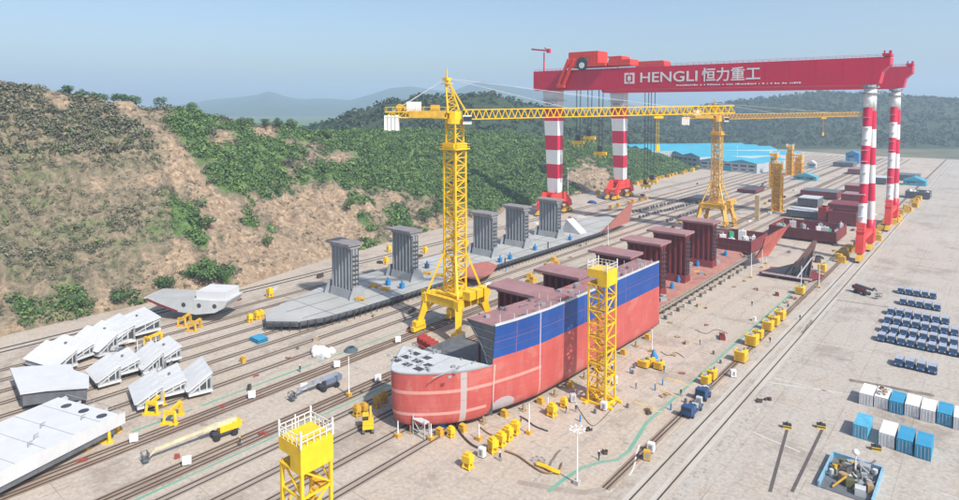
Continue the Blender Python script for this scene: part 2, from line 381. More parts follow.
def terrain_mat():
    m, nt, b = nodes('hillside'); v = geo(nt)
    a = N(nt, 'ShaderNodeAttribute', attribute_name='veg').outputs['Fac']
    w = N(nt, 'ShaderNodeAttribute', attribute_name='lay').outputs['Fac']
    n1 = noise(nt, v, .09, 6, .7); n2 = noise(nt, v, .45, 6, .75); n3 = noise(nt, v, .9, 5, .8, (1, 1, .35))
    soil = ramp(nt, n2, .36, .62, (.17, .11, .07), (.48, .36, .24))
    ri = noise(nt, v, .30, 6, .72, (1, .35, 1.6)); soil = mixc(nt, ramp(nt, ri, .50, .60), soil, (.27, .20, .14)); soil = mixc(nt, ramp(nt, ri, .62, .70), soil, (.60, .50, .37))
    soil = mixc(nt, math_(nt, 'MULTIPLY', ramp(nt, n3, .5, .62), .6), soil, (.15, .10, .06))
    dry = ramp(nt, n2, .35, .68, (.09, .085, .05), (.32, .25, .17))
    grn = ramp(nt, n2, .35, .68, (.035, .085, .022), (.15, .22, .065))
    wood = ramp(nt, noise(nt, v, .22, 6, .8), .35, .65, (.010, .026, .012), (.045, .075, .028))
    f1 = math_(nt, 'ADD', a, math_(nt, 'MULTIPLY', math_(nt, 'SUBTRACT', n1, .5), .9))
    c = mixc(nt, ramp(nt, f1, .05, .22), soil, dry)
    c = mixc(nt, ramp(nt, f1, .36, .56), c, grn)
    c = mixc(nt, ramp(nt, w, .1, .3), c, wood)
    nt.links.new(c, b.inputs['Base Color']); b.inputs['Roughness'].default_value = .95
    bp = N(nt, 'ShaderNodeBump', Strength=.7, Distance=1.5); nt.links.new(n2, bp.inputs['Height']); nt.links.new(bp.outputs[0], b.inputs['Normal'])
    return m
np_mesh('terrain', np.stack([tx, ty, tz], -1).reshape(-1, 3), quads, [terrain_mat()], {'veg': gcov, 'lay': sel}, smooth=True)

# distant mountains
MSKY = [(-100, 112), (140, 109), (165, 106), (185, 104), (215, 99), (240, 97), (255, 95), (270, 91), (285, 96), (300, 99), (325, 98), (350, 100), (372, 94), (390, 88), (410, 86), (430, 89), (450, 92), (470, 84), (482, 81), (500, 84), (520, 88), (540, 91), (560, 94), (600, 99), (640, 106), (760, 110), (1060, 112)]
a1 = np.linspace(-100, 1060, 300); d1 = np.linspace(3600, 6400, 40)
A1, D1 = np.meshgrid(a1, d1, indexing='ij'); pr = 1 - np.abs(D1 - 5200) / np.where(D1 < 5200, 1600, 1250)
MX = (A1 - CX) / FPX * D1; mx = MX * CT - D1 * ST; my = MX * ST + D1 * CT
zt = EYE - (interp(A1, MSKY) - 105) * 5200 / FPX
mz = zt * np.clip(pr, 0, 1) ** .9 + (fbm(mx / 420, my / 420, 4, 77) - .5) * 60 * np.clip(1 - pr, 0, 1) * np.clip(pr * 4, 0, 1)
mi = np.arange(300 * 40).reshape(300, 40)
np_mesh('mountains', np.stack([mx, my, mz], -1).reshape(-1, 3), np.stack([mi[:-1, :-1], mi[1:, :-1], mi[1:, 1:], mi[:-1, 1:]], -1).reshape(-1, 4), [P('mountain_green', (.05, .08, .045), .95, 0, .3, .003)], smooth=True)

# ------------------------------------------------------------------ foliage
def leaf_mat(name, dark, lite):
    m, nt, b = nodes(name)
    a = N(nt, 'ShaderNodeAttribute', attribute_name='tint').outputs['Fac']
    c = ramp(nt, a, 0., 1., dark, lite); nt.links.new(c, b.inputs['Base Color']); b.inputs['Roughness'].default_value = .85
    return m
LEAF = leaf_mat('shrub_leaves', (.022, .065, .018), (.15, .24, .065)); LEAFD = leaf_mat('dry_scrub_leaves', (.055, .068, .038), (.21, .19, .13)); LEAFW = leaf_mat('forest_leaves', (.010, .028, .012), (.06, .095, .035))
def leaf_quads(centres, radii, per, size, flat=.75, tint=None):
    """leaf-clump faces scattered through ellipsoid crowns"""
    n = len(centres); c = np.repeat(centres, per, 0); r = np.repeat(radii, per)
    d = RNG.normal(size=(n * per, 3)); d /= np.linalg.norm(d, axis=1)[:, None]
    rad = RNG.uniform(.35, 1.0, n * per) ** .5
    p = c + d * (rad * r)[:, None] * np.array([1, 1, flat]) * RNG.uniform(.75, 1.1, (n * per, 1))
    nrm = d + RNG.normal(size=d.shape) * .5 + np.array([0, 0, .35]); nrm /= np.linalg.norm(nrm, axis=1)[:, None]
    t = np.cross(nrm, RNG.normal(size=d.shape)); t /= np.linalg.norm(t, axis=1)[:, None]; bt = np.cross(nrm, t)
    s = (np.repeat(size * radii, per) * RNG.uniform(.6, 1.25, n * per))[:, None]
    q = np.stack([p + t * s, p + bt * s * .8, p - t * s, p - bt * s * .8], 1).reshape(-1, 3)
    tn = (np.repeat(RNG.beta(1.6, 1.8, n) if tint is None else tint, per) + RNG.normal(size=n * per) * .17).clip(0, 1)
    return q, np.arange(len(q)).reshape(-1, 4), np.repeat(tn, 4)
def height(x, y):
    a, b_, c = terrain_z(x, y); return np.maximum(np.maximum(a, b_), c)
# scrub on the near hill
n0 = 44000
sy = RNG.uniform(20, 720, n0); uu = RNG.uniform(.0, 1.25, n0); sx = interp(sy, BASE) - uu * interp(sy, W_)
gc, uc, pc = cover(sx, sy); ok = (RNG.uniform(0, 1, n0) < np.clip(.10 + gc * 1.05 + .42 * (pc < 215) + .12, 0, 1)) & (fbm(sx / 7, sy / 7, 2, 91) > .40 - gc * .25) & (interp(sy, RIDGE) > 3)
sx, sy, gc, uc = sx[ok], sy[ok], gc[ok], uc[ok]; sz = height(sx, sy)
rr = RNG.uniform(.35, 1.6, len(sx)) * (1 + .9 * gc) * np.where(RNG.uniform(0, 1, len(sx)) < .08, 1.6, 1)
lowl = (pc[ok] < 185) & (uc < .62) & (uc > .1); rr = np.minimum(rr * np.where(gc < .3, .62, 1) * np.where(lowl, .55, 1), 3.0); dryk = (gc < .42) | ((pc[ok] < 158 + RNG.normal(size=len(sx)) * 8) & (uc > .1) & (RNG.uniform(0, 1, len(sx)) < .93))
for nm, msk, mt, lb in (('shrubbery', ~dryk, LEAF, 'dense green bushes covering the slope above the yard'), ('undergrowth', dryk, LEAFD, 'sparse grey green scrub scattered on the dry earth slope')):
    q, f, tn = leaf_quads(np.stack([sx, sy, sz + rr * .35], -1)[msk], rr[msk], 34, .23)
    np_mesh(nm, q, f, [mt], {'tint': tn}, 'stuff', label=lb)
# far wooded hills
n0 = 15000
D = RNG.uniform(420, 1700, n0) ; px = RNG.uniform(180, 1010, n0); X = (px - CX) / FPX * D; fx = X * CT - D * ST; fy = X * ST + D * CT
za, zb, zc = terrain_z(fx, fy); fz = np.maximum(zb, zc); ok = (fz > np.maximum(za, 1.5)) & (fz > 1.5); fx, fy, fz = fx[ok], fy[ok], fz[ok]
fr = RNG.uniform(2.4, 5.2, len(fx))
q, f, tn = leaf_quads(np.stack([fx, fy, fz + fr * .6], -1), fr, 16, .42, .9, tint=np.clip(.15 + fbm(fx / 70, fy / 70, 3, 17) * .6, 0, 1))
np_mesh('forest', q, f, [LEAFW], {'tint': tn}, 'stuff', label='dark green woods covering the hills behind the yard')

def tree(x, y, h, r, label, group='trees on the hillside'):
    z = float(height(np.array([x]), np.array([y]))[0]); z = max(z, 0) - .2
    t = thing('broadleaf_tree', label, 'tree', (x, y, z), 0, group)
    mb = MB(); mb.bar((0, 0, 0), (0, 0, h * .5), h * .07, 0, 6, h * .045); cs = []
    for k in range(6):
        a = k * 1.05 + random.random(); e = Vector((math.cos(a) * r * .6, math.sin(a) * r * .6, h * random.uniform(.5, .85)))
        mb.bar((0, 0, h * random.uniform(.25, .45)), e, h * .035, 0, 5, h * .012); cs.append(tuple(e))
    cs.append((0, 0, h * .85)); mb.build('trunk', BARK, t)
    cs = np.array(cs); q, f, tn = leaf_quads(cs, np.full(len(cs), r * .55) * RNG.uniform(.7, 1.15, len(cs)), 110, .16, .8, RNG.uniform(.05, .5, len(cs)))
    o = np_mesh('crown', q, f, [LEAF], {'tint': tn}, None); o.parent = t
    return t
slope_trees = [(165, 296, 6, 3.6, 'at the hill foot behind the boat-shaped grey block'), (205, 288, 9, 5.0, 'largest at the hill foot above the grey blocks'), (222, 287, 7, 3.6, 'beside the largest tree at the hill foot'),
               (120, 304, 4.5, 3, 'low on the slope above the stepped plates'), (76, 309, 4.5, 3, 'low on the slope near the edge of the yard'), (268, 250, 5, 2.6, 'alone on the bare earth cut'),
               (425, 223, 8, 4.5, 'in the dark clump behind the second grey bulkhead'), (436, 219, 9, 4, 'tall in the clump beside the tower crane mast'), (350, 215, 5, 3, 'at the top of the bare cut'),
               (207, 233, 7, 3.4, 'in the gully above the grey blocks')]
for (px, py, h, r, lb) in slope_trees:
    # march the ray of sight to the slope
    a, b_, c = ray(px, py); k = .25
    while k < 3 and EYE + c * k > float(height(np.array([a * k]), np.array([b_ * k]))[0]): k += .003
    tree(a * k, b_ * k, h, r, 'round dark green tree ' + lb)
for px, nm in ((66, 'first'), (82, 'second'), (93, 'third'), (100, 'fourth'), (119, 'fifth'), (133, 'sixth'), (160, 'seventh'), (190, 'eighth'), (243, 'ninth'), (250, 'tenth'), (266, 'eleventh'), (278, 'twelfth'), (291, 'thirteenth'), (325, 'fourteenth')):
    s, z = AT(px, interp(px, NEAR_SKY), -328); tree(-328, float(s), random.uniform(5, 8), random.uniform(2.6, 4.4), f'dark tree on the hill crest, {nm} along the skyline', 'trees on the crest')

# ------------------------------------------------------------------ gantry cranes
def text_mesh(body, size, ext, name, parent, origin, mat, width=None, bold=0):
    cu = bpy.data.curves.new(name, 'FONT'); cu.body = body; cu.size = size; cu.extrude = ext; cu.offset = bold
    ob = bpy.data.objects.new('tmp', cu); C.objects.link(ob); dg = bpy.context.evaluated_depsgraph_get()
    me = bpy.data.meshes.new_from_object(ob.evaluated_get(dg)); bpy.data.objects.remove(ob)
    xs = [v.co.x for v in me.vertices]; ys = [v.co.y for v in me.vertices]; k = width / (max(xs) - min(xs)) if width else 1
    for v in me.vertices: v.co = ((v.co.x - min(xs)) * k, -v.co.z, v.co.y - min(ys))
    me.materials.clear(); me.materials.append(mat)
    o = bpy.data.objects.new(name, me); C.objects.link(o); o.parent = parent; o.location = origin; return o
def banded(mb, ringf, zs, mats_idx):
    for i in range(len(zs) - 1):
        mb.ring([ringf(zs[i]), ringf(zs[i + 1])], mats_idx[i], cap=(i in (0, len(zs) - 2)))
def bogie(t, x, y, nm='bogie', L=11, m=None, par=None):
    mb = MB()
    for k in (-1, 1):
        mb.ext([(y + k * L * .27 - L * .22, .9), (y + k * L * .27 + L * .22, .9), (y + k * L * .27 + L * .12, 2.3), (y + k * L * .27 - L * .12, 2.3)], x - .9, x + .9, 'x')
        for j in (-1, 1):
            c = (x, y + k * L * .27 + j * L * .13, .62); mb.bar((c[0] - .45, c[1], c[2]), (c[0] + .45, c[1], c[2]), 1.15, 1, 10)
    mb.ext([(y - L * .33, 2.3), (y + L * .33, 2.3), (y + L * .12, 4.0), (y - L * .12, 4.0)], x - .8, x + .8, 'x')
    o = mb.build(nm, [m or YELD, DARK], par or t); return o
ZB = [13, 21.5, 30, 38.4, 47, 55.6, 64]
def gantry(y0, label, lettering):
    t = thing('gantry_crane', label, 'gantry crane', (0, y0, 0), 0, 'giant gantry cranes spanning the berths')
    XL, XR = -203.5, -43.5
    g = MB()
    g.ext([(-216, 85), (-216, 74.2), (-214, 73.5), (-46, 73.5), (-40, 74.2), (-39, 79), (-36.2, 81.8), (-36.2, 85)], -4.5, 4.5, 'y')
    for y in (-4.3, 4.3):
        for z in (85.6, 86.2): g.bar((-215, y, z), (-37, y, z), .09)
        for k in range(60): g.bar((-215 + k * 3, y, 85), (-215 + k * 3, y, 86.2), .09)
    for k in range(17): g.box(-212 + k * 10.6, -211.85 + k * 10.6, -4.56, -4.5, 73.8, 84.8)
    g.cb((-37.6, 0, 86), (3, 9.4, 1.1)); g.cb((-38.5, -3, 87), (.6, .6, 1.6)); g.cb((-36.4, -3, 86.6), (1.0, .8, 2.2))
    beam = g.build('main_girder', CRIM, t)
    mb = MB(); mb.box(-206, -196, -5.2, 5.2, 73.55, 73.75)
    # rigid leg: a tapering box, one side plumb
    def rl(z):
        k = (z - 13) / (73.4 - 13); w = 7.0 + 3.4 * k; x1 = XL + 3.9; d = 2.6 + .7 * k
        return [(x1 - w, -d, z), (x1, -d, z), (x1, d, z), (x1 - w, d, z)]
    lg = MB(); banded(lg, rl, ZB + [73.4], [1, 0, 1, 0, 1, 0, 1]); leg = lg.build('rigid_leg', [CRIM, WHT], t)
    p = MB(); p.box(XL - 7.5, XL + 5, -4.4, 4.4, 67.6, 67.85)
    for k in range(7): p.bar((XL - 7.5 + k * 2.08, -4.3, 67.8), (XL - 7.5 + k * 2.08, -4.3, 69), .1)
    p.bar((XL - 7.5, -4.3, 69), (XL + 5, -4.3, 69), .1); p.box(XL - 7.0, XL + 4.6, -3.8, 3.8, 63.4, 63.7, 0)
    p.build('leg_platform', GRY, leg)
    q = MB()
    for k in range(9):
        q.cb((XL - 4.2 + k * .62, -3.42, 65.6 + .15 * (k % 2)), (.42, .06, .8 if k % 3 else .5))
    q.build('leg_lettering', MID, leg)
    b = MB()
    for x in (XL - 3.4, XL + 3.4):
        b.ext([(-13, 4.1), (-9.5, 4.1), (-7.5, 7), (7.5, 7), (9.5, 4.1), (13, 4.1), (12, 7.5), (5.5, 13.2), (-5.5, 13.2), (-12, 7.5)], x - 1.1, x + 1.1, 'x')
    b.box(XL - 4.3, XL + 4.3, -5, 5, 11.5, 13.2)
    for y in (-11, 11): b.box(XL - 2.3, XL + 2.3, y - 1.2, y + 1.2, 5, 7)
    for y in (-6, 0, 6): b.bar((XL - 5.2, y, 8), (XL - 5.2, y + 3, 11.5), .35)
    for z in (7.6, 10): b.bar((XL + 4.9, -11, z), (XL + 4.9, 11, z), .15)
    b.build('rigid_leg_base', REDO, leg)
    for y in (-10, 10):
        for x in (XL - 2.6, XL + 2.6): bogie(t, x, y, par=leg)
    # flexible A legs
    for sgn in (-1, 1):
        def tube(z, n=14):
            k = z / 72.; cy = sgn * (13.2 - 9.2 * k); r = 1.55 + .25 * k
            return [(XR + r * math.cos(a * 2 * math.pi / n), cy + r * math.sin(a * 2 * math.pi / n), z) for a in range(n)]
        lg = MB(); off = 0 if sgn < 0 else -1.5
        zs = [6] + [15.6 + off, 24.0 + off, 32.1 + off, 40.2 + off, 48.0 + off, 56.0 + off, 64.0 + off] + [72.4]
        banded(lg, tube, zs, [0, 1, 0, 1, 0, 1, 0, 1]); fl = lg.build('slender_leg', [CRIM, WHT], t, True)
        pl = MB(); cy = sgn * 4.6; pl.bar((XR, cy, 69.8), (XR, cy, 70.2), 5.6, 0, 12); pl.bar((XR, cy, 72.4), (XR, cy, 73.45), 5.4, 0, 12)
        for a in range(10):
            c, s_ = math.cos(a * .628), math.sin(a * .628); pl.bar((XR + 2.7 * c, cy + 2.7 * s_, 70.2), (XR + 2.7 * c, cy + 2.7 * s_, 71.4), .1)
        pl.build('leg_collar', GRY, fl)
        f = MB(); cy = sgn * 13.2
        f.ext([(cy - 3.4, 3.6), (cy + 3.4, 3.6), (cy + 2.9, 6.5), (cy - sgn * .3 + 2.0, 11), (cy - sgn * 1.2 + 1.6, 16), (cy - sgn * 1.2 - 1.6, 16), (cy - sgn * .3 - 2.0, 11), (cy - 2.9, 6.5)], XR - 1.45, XR + 1.45, 'x'); f.cb((XR, cy, 7.4), (3.6, 4.6, .3)); f.cb((XR, cy, 12.4), (3.5, 3.6, .25)); f.bar((XR - 1.5, cy, 8.6), (XR + 1.5, cy, 8.6), 1.5, 0, 12); f.build('leg_foot', REDO, fl)
        bogie(t, XR, cy - 1, L=10, par=fl)
        # stair beside the leg
        for k in range(14):
            pass
    tb = MB(); tb.box(XR - 1.1, XR + 1.1, -10.4, 10.4, 8.2, 10.2); tb.build('leg_tie_beam', REDO, t)
    for k in range(1, 15):
        st = MB(); y = -(13.2 - 9.2 * k * 4.6 / 72.) - 2.2; st.box(XR - 1.2, XR + 1.2, y - .7, y + .5, k * 4.6, k * 4.6 + .12); st.build('leg_landing', GRYL, t)
    # upper trolley with machinery house
    tr = thing_part('trolley', t)
    if lettering:
        u = MB(); u.box(-192, -167, -6.5, 6.5, 86.4, 88.2); u.build('trolley_frame', REDO, tr)
        u = MB(); u.box(-191, -172, -5.5, 5.5, 88.2, 94.6); u.box(-190.8, -172.2, -5.3, 5.3, 94.6, 95.0)
        for k in range(10): u.box(-190.5 + k * 2, -190.35 + k * 2, -5.58, -5.5, 88.4, 94.4)
        u.build('machinery_house', REDO, tr)
        u = MB(); u.box(-166, -153, -5, 5, 86.4, 89.6); u.box(-165.6, -158, -4.8, 4.8, 89.6, 91.5)
        u.build('winch_deck', REDO, tr)
        u = MB()
        for x0, x1 in ((-190, -197),): 
            for dx in (0, 3.2): u.bar((x0 + dx, -6.6, 91), (x1 + dx, -6.6, 76.2), 1.5)
        u.box(-198, -193, -7.4, -5.2, 75, 77); u.build('hanging_arm', REDO, tr)
        u = MB(); u.bar((-181.5, -6.8, 88.2), (-181.5, -5.6, 88.2), 7.4, 0, 20); u.build('sheave_drum', DARK, tr)
        u = MB(); u.bar((-181.5, -7.0, 87.2), (-181.5, -6.82, 87.2), 3.4, 0, 12); u.build('drum_hub', WHT, tr)
    else:
        u = MB(); u.box(-190, -170, -5.5, 5.5, 86.0, 93.6); u.box(-168, -160, -5, 5, 86, 89); u.box(-189, -171, -5.2, 5.2, 93.6, 94.2); u.build('machinery_house', REDO, tr)
    # service jib cranes on top
    for x, a in (((-211.5, 2.9),) if lettering else ((-206, 2.9),)):
        u = MB(); u.bar((x, 0, 85), (x, 0, 96.5), 1.0, 0, 8, .7)
        d = Vector((math.cos(a), math.sin(a) * .3, 0)); top = Vector((x, 0, 97.2))
        u.bar(top - d * 4, top + d * 9 + Vector((0, 0, 1.6)), .9); u.bar(top - d * 4 + Vector((0, 0, .3)), top + Vector((0, 0, 2)), .5); u.cb(top - d * 3.6, (2, 1.8, 2.4)); u.cb(top + d * 9 + Vector((0, 0, 1.7)), (1.6, .8, .8))
        u.build('service_jib', CRIM, t)
    # ropes and spreader hooks
    hooks = ((-186.5, 43.5, 2), (-178, 46.5, 0), (-171.5, 38, 1)) if lettering else ((-183, 10.5, 1), (-178, 14, 0))
    for hx, hz, oy in hooks:
        r = MB()
        for dx in (-1, 1): r.bar((hx + dx, -3.5 + oy, hz + 3), (hx + dx * 1.3, -3.5 + oy, 73.5), .34, 0, 4)
        r.build('hoist_rope', DARK, tr)
        h = MB(); h.cb((hx, -3.5 + oy, hz + 2.6), (3.0, 1.8, 3.2), 1)
        h.cb((hx, -3.5 + oy, hz), (7.4, 1.3, 1.7)); h.cb((hx, -3.5 + oy, hz + .9), (2.6, 1.6, 1.4))
        for k in (-1, 1): h.bar((hx + k * 2.2, -3.5 + oy, hz), (hx + k * 2.9, -3.5 + oy, hz - 2.2), .5); h.bar((hx, -3.5 + oy, hz + 1.4), (hx + k * 2.6, -3.5 + oy, hz), .4)
        h.bar((hx, -3.5 + oy, hz - .4), (hx, -3.5 + oy, hz - 2.4), .8); h.build('spreader_hook', [YEL, DARK], tr)
    if lettering:
        for x in (-138.5, -137): 
            pass
        text_mesh('HENGLI', 7.3, .04, 'lettering', beam, (-147.2, -4.60, 76.9), WHT, 30.5, .07)
        text_mesh('\u6052\u529b\u91cd\u5de5', 7.0, .04, 'lettering', beam, (-114.6, -4.60, 76.5), WHT, 27.5, .10)
        l = MB(); x0, z0 = -156.4, 76.4
        for a, b_, c, d in ((0, 5.8, 0, 5.8),): l.box(x0 + a, x0 + b_, -4.62, -4.53, z0 + c, z0 + d, 0)
        for a, b_, c, d in ((1.0, 2.5, 1.0, 1.9), (3.3, 4.8, 1.0, 1.9), (1.0, 1.9, 1.9, 3.9), (3.9, 4.8, 1.9, 3.9), (1.0, 2.5, 3.9, 4.8), (3.3, 4.8, 3.9, 4.8)):
            l.box(x0 + a, x0 + b_, -4.66, -4.63, z0 + c, z0 + d, 1)
        l.box(x0 + 2.65, x0 + 3.15, -4.66, -4.63, z0 + .1, z0 + 1.4, 1); l.box(x0 + 2.65, x0 + 3.15, -4.66, -4.63, z0 + 4.4, z0 + 5.7, 1)
        l.build('emblem', [WHT, CRIM], beam)
        l = MB(); x = -127.5
        while x < -70:
            w = random.choice((.5, .7, .9, 1.1)); l.box(x, x + w, -4.6, -4.53, 74.7, 75.1 + random.choice((.1, .3)))
            x += w + random.choice((.2, .25, .3, 1.1 if x > -121 else .3))
        l.build('small_lettering', WHT, beam)
    return t
def thing_part(name, parent):
    o = bpy.data.objects.new(name, None); C.objects.link(o); o.parent = parent; return o
gantry(312, 'crimson gantry crane with large white lettering on its girder, spanning the berths', True)
gantry(395, 'crimson gantry crane standing behind the lettered one, its girder mostly hidden', False)

# ------------------------------------------------------------------ lattice work
def lattice(mb, A, B, w0, w1, nseg, cw, bw, up=Vector((0, 0, 1)), m=0, cross=False):
    """four-chord lattice between A and B; w=(width, height)"""
    A, B = Vector(A), Vector(B); d = (B - A).normalized(); s = d.cross(up)
    if s.length < 1e-3: s = Vector((1, 0, 0)); v = Vector((0, 1, 0))
    else: s.normalize(); v = s.cross(d).normalized()
    def cor(k):
        c = A.lerp(B, k); w = w0[0] + (w1[0] - w0[0]) * k; h = w0[1] + (w1[1] - w0[1]) * k
        return [c + s * (a * w / 2) + v * (b * h / 2) for a, b in ((-1, -1), (1, -1), (1, 1), (-1, 1))]
    P0, P1 = cor(0), cor(1)
    for i in range(4): mb.bar(P0[i], P1[i], cw, m)
    for k in range(nseg):
        a, b = cor(k / nseg), cor((k + 1) / nseg)
        for i in range(4):
            j = (i + 1) % 4; mb.bar(a[i], a[j], bw, m)
            if cross: mb.bar(a[i], b[j], bw, m); mb.bar(a[j], b[i], bw, m)
            else:
                mb.bar(a[i], b[j], bw, m) if (k + i) % 2 else mb.bar(a[j], b[i], bw, m)
    return mb

def tower_crane(x, y, jz, apex, label, base_rot=0, fat=1.0, mt=None):
    YM = mt or YEL
    t = thing('tower_crane', label, 'tower crane', (x, y, 0), 0, 'yellow tower cranes on the berth tracks')
    g = 7.6; mb = MB()
    for sx in (-1, 1):
        for sy in (-1, 1):
            l = MB(); l.bar((sx * 6.2, sy * 5.2, 9.5), (sx * g, sy * 7.2, 2.2), 2.0, 0, 4, 1.3)
            l.bar((sx * 3.0, sy * 3.0, 10.5), (sx * g, sy * 7.2, 4), .7); l.cb((sx * g, sy * 7.2, 2.6), (1.8, 3.6, 1.4))
            lg = l.build('portal_leg', YM, t)
            w = MB(); w.cb((sx * g, sy * 7.2, 1.2), (1.1, 5.0, 1.3)); 
            for k in (-1.6, 1.6): w.bar((sx * g - .5, sy * 7.2 + k, .6), (sx * g + .5, sy * 7.2 + k, .6), 1.1, 1, 10)
            w.cb((sx * (g + 1.0), sy * 7.2, 2.4), (.9, 1.5, 1.6)); w.build('bogie', [YM, DARK], lg)
    r = MB()
    for s_ in (-1, 1):
        r.cb((s_ * 6.2, 0, 10.2), (1.7, 13.2, 2.3)); r.cb((0, s_ * 5.3, 10.2), (10.6, 1.7, 2.3))
    r.cb((0, 0, 11.6), (8.4, 7.4, .5)); r.cb((0, 0, 10.2), (5, 5, 2.2))
    for k in range(8): r.bar((-7.2 + k * 2.06, -6.4, 11.4), (-7.2 + k * 2.06, -6.4, 12.6), .12)
    for z in (12, 12.6): r.bar((-7.2, -6.4, z), (7.2, -6.4, z), .1); r.bar((7.3, -6.4, z), (7.3, 6.4, z), .1)
    r.build('portal_frame', YM, t)
    r = MB()
    for sx in (-1, 1):
        for sy in (-1, 1): r.bar((sx * 6, sy * 5.4, 11.2), (sx * 2.4, sy * 2.4, 22.5), .55)
    r.build('mast_brace', YM, t)
    for k in range(3):
        c = MB(); c.cb((8.0 + .1 * k, -3 + 3.0 * k, 12.7), (2.6, 2.6, 2.3)); c.build('ballast_block', YM, t)
    zc = jz - 10
    m = MB(); lattice(m, (0, 0, 11.4), (0, 0, zc), (4.3 * fat, 4.3 * fat), (4.3 * fat, 4.3 * fat), int((zc - 11) / 2.1), .5, .24, cross=False)
    for k in range(int((zc - 12) / 3.2)):
        z = 12 + 3.2 * k; s_ = 1 if k % 2 else -1; m.bar((-.9 * s_, .6 * s_, z), (.9 * s_, .6 * s_, z + 3.2), .5); m.cb((0, 0, z), (2.2, 2.2, .12))
    m.build('mast', YM, t)
    m = MB(); m.cb((0, 0, zc + .3), (6.2, 6.2, .35))
    for sx in (-1, 1):
        m.cb((sx * 2.5, 0, zc + 1.2), (.7, 4.2, 1.5)); m.cb((0, sx * 2.5, zc + 1.2), (4.2, .7, 1.5))
        for z in (1.0, 1.7): m.bar((sx * 3.05, -3.05, zc + z), (sx * 3.05, 3.05, zc + z), .09); m.bar((-3.05, sx * 3.05, zc + z), (3.05, sx * 3.05, zc + z), .09)
    m.build('climbing_collar', YM, t)
    m = MB(); lattice(m, (0, 0, zc), (0, 0, jz - 2), (3.4 * fat, 3.4 * fat), (3.4 * fat, 3.4 * fat), 4, .42, .2); m.build('mast_top', YM, t)
    d = Vector((CT, ST, 0)); sd = Vector((-ST, CT, 0))
    m = MB(); m.bar((0, 0, jz - 2.6), (0, 0, jz - 1.2), 5.6, 0, 16); m.bar((0, 0, jz - 1.2), (0, 0, jz + 1.0), 4.2, 0, 8); m.build('slewing_unit', YM, t)
    m = MB(); c = d * 3.6 - sd * 2.4; m.cb((c.x, c.y, jz - 1.4), (2.4, 2.0, 2.5), 0, YAW); m.cb((c.x + .25, c.y - .1, jz - 1.1), (2.3, 2.06, 1.2), 1, YAW); m.build('operator_cab', [WHT, GLASS], t)
    # apex frame
    ap = Vector((0, 0, apex)) - d * 2.2; m = MB()
    lattice(m, Vector((0, 0, jz + .8)) - d * .3, ap, (3.2, 3.4), (.8, .8), 6, .36, .18, up=sd)
    for k in (-1, 1): m.bar(d * 3.4 + sd * k * 1.5 + Vector((0, 0, jz + .6)), ap, .32)
    m.cb(ap, (1.8, 1.8, .8)); m.bar(ap, ap + Vector((0, 0, 3.0)), .25); m.cb(ap + Vector((0, 0, -1.3)), (2.6, 2.6, .2)); m.build('apex_frame', YM, t)
    # jib: triangular-looking lattice, slightly rising
    J0 = d * 2.4 + Vector((0, 0, jz)); J1 = d * 79 + Vector((0, 0, jz + 1.5)); m = MB()
    n = 42
    def jc(k, w=1.7, h=2.7):
        c = J0.lerp(J1, k); h = h * (1 - .25 * k); return c - sd * w / 2 - Vector((0, 0, h / 2)), c + sd * w / 2 - Vector((0, 0, h / 2)), c + Vector((0, 0, h / 2))
    a0, b0 = jc(0), jc(1)
    for i in range(3): m.bar(a0[i], b0[i], .30 if i == 2 else .26)
    for k in range(n):
        A_, Mx, B_ = jc(k / n), jc((k + .5) / n), jc((k + 1) / n)
        for i in (0, 1): m.bar(A_[i], Mx[2], .17); m.bar(Mx[2], B_[i], .17)
        m.bar(A_[0], A_[1], .14); m.bar(A_[0], B_[1], .12)
    m.build('jib', YM, t)
    m = MB(); c = J0.lerp(J1, .72) - Vector((0, 0, 1.7)); m.cb(c, (2.6, 1.6, .9), 0, YAW)
    for k in (-.3, .3): m.bar(c + d * k, c + d * k + Vector((0, 0, -8)), .10)
    m.cb(c + Vector((0, 0, -8.8)), (1.0, .7, 1.7), 0, YAW); m.build('jib_trolley', YM, t)
    # counter jib with deck, winch and ballast
    K = -d * 19.5 + Vector((0, 0, jz)); m = MB()
    lattice(m, -d * 2.2 + Vector((0, 0, jz)), K, (2.8, 1.9), (2.6, 1.5), 9, .32, .18)
    m.add([*( -d * 2.4 + sd * k + Vector((0, 0, jz + .9)) for k in (-1.5, 1.5)), *(K + sd * k + Vector((0, 0, jz * 0 + .9)) for k in (1.5, -1.5))], [(0, 1, 2, 3)])
    for k in (-1.6, 1.6):
        m.bar(-d * 2.4 + sd * k + Vector((0, 0, jz + 2.1)), K + sd * k + Vector((0, 0, 2.1)), .1)
        for j in range(9): q = (-d * 2.4).lerp(-d * 19.5, j / 8) + sd * k; m.bar(q + Vector((0, 0, jz + .9)), q + Vector((0, 0, jz + 2.1)), .09)
    m.build('counter_jib', YM, t)
    m = MB(); q = -d * 7.8; m.cb((q.x, q.y, jz), (9.5, .5, 1.9), 0, YAW); q2 = q - sd * 1.5; m.cb((q2.x, q2.y, jz + .1), (10, .3, 2.0), 0, YAW); m.build('counter_jib_panel', YELD, t)
    m = MB(); q = -d * 11.5; m.cb((q.x, q.y, jz + 2.3), (4.0, 2.2, 2.6), 0, YAW); m.build('control_cabinet', WHT, t)
    m = MB(); q = -d * 15.5; m.bar(q + sd * 1.2 + Vector((0, 0, jz + 2.0)), q - sd * 1.2 + Vector((0, 0, jz + 2.0)), 2.0, 0, 12); m.cb((q.x + 1.6, q.y + 1, jz + 1.7), (1.5, 1.4, 1.2), 0, YAW); m.build('hoist_winch', YELD, t); m = MB(); q = -d * 5.5; m.cb((q.x, q.y, jz + 1.9), (2.6, 1.8, 1.7), 0, YAW); m.build('hoist_winch', YELD, t)
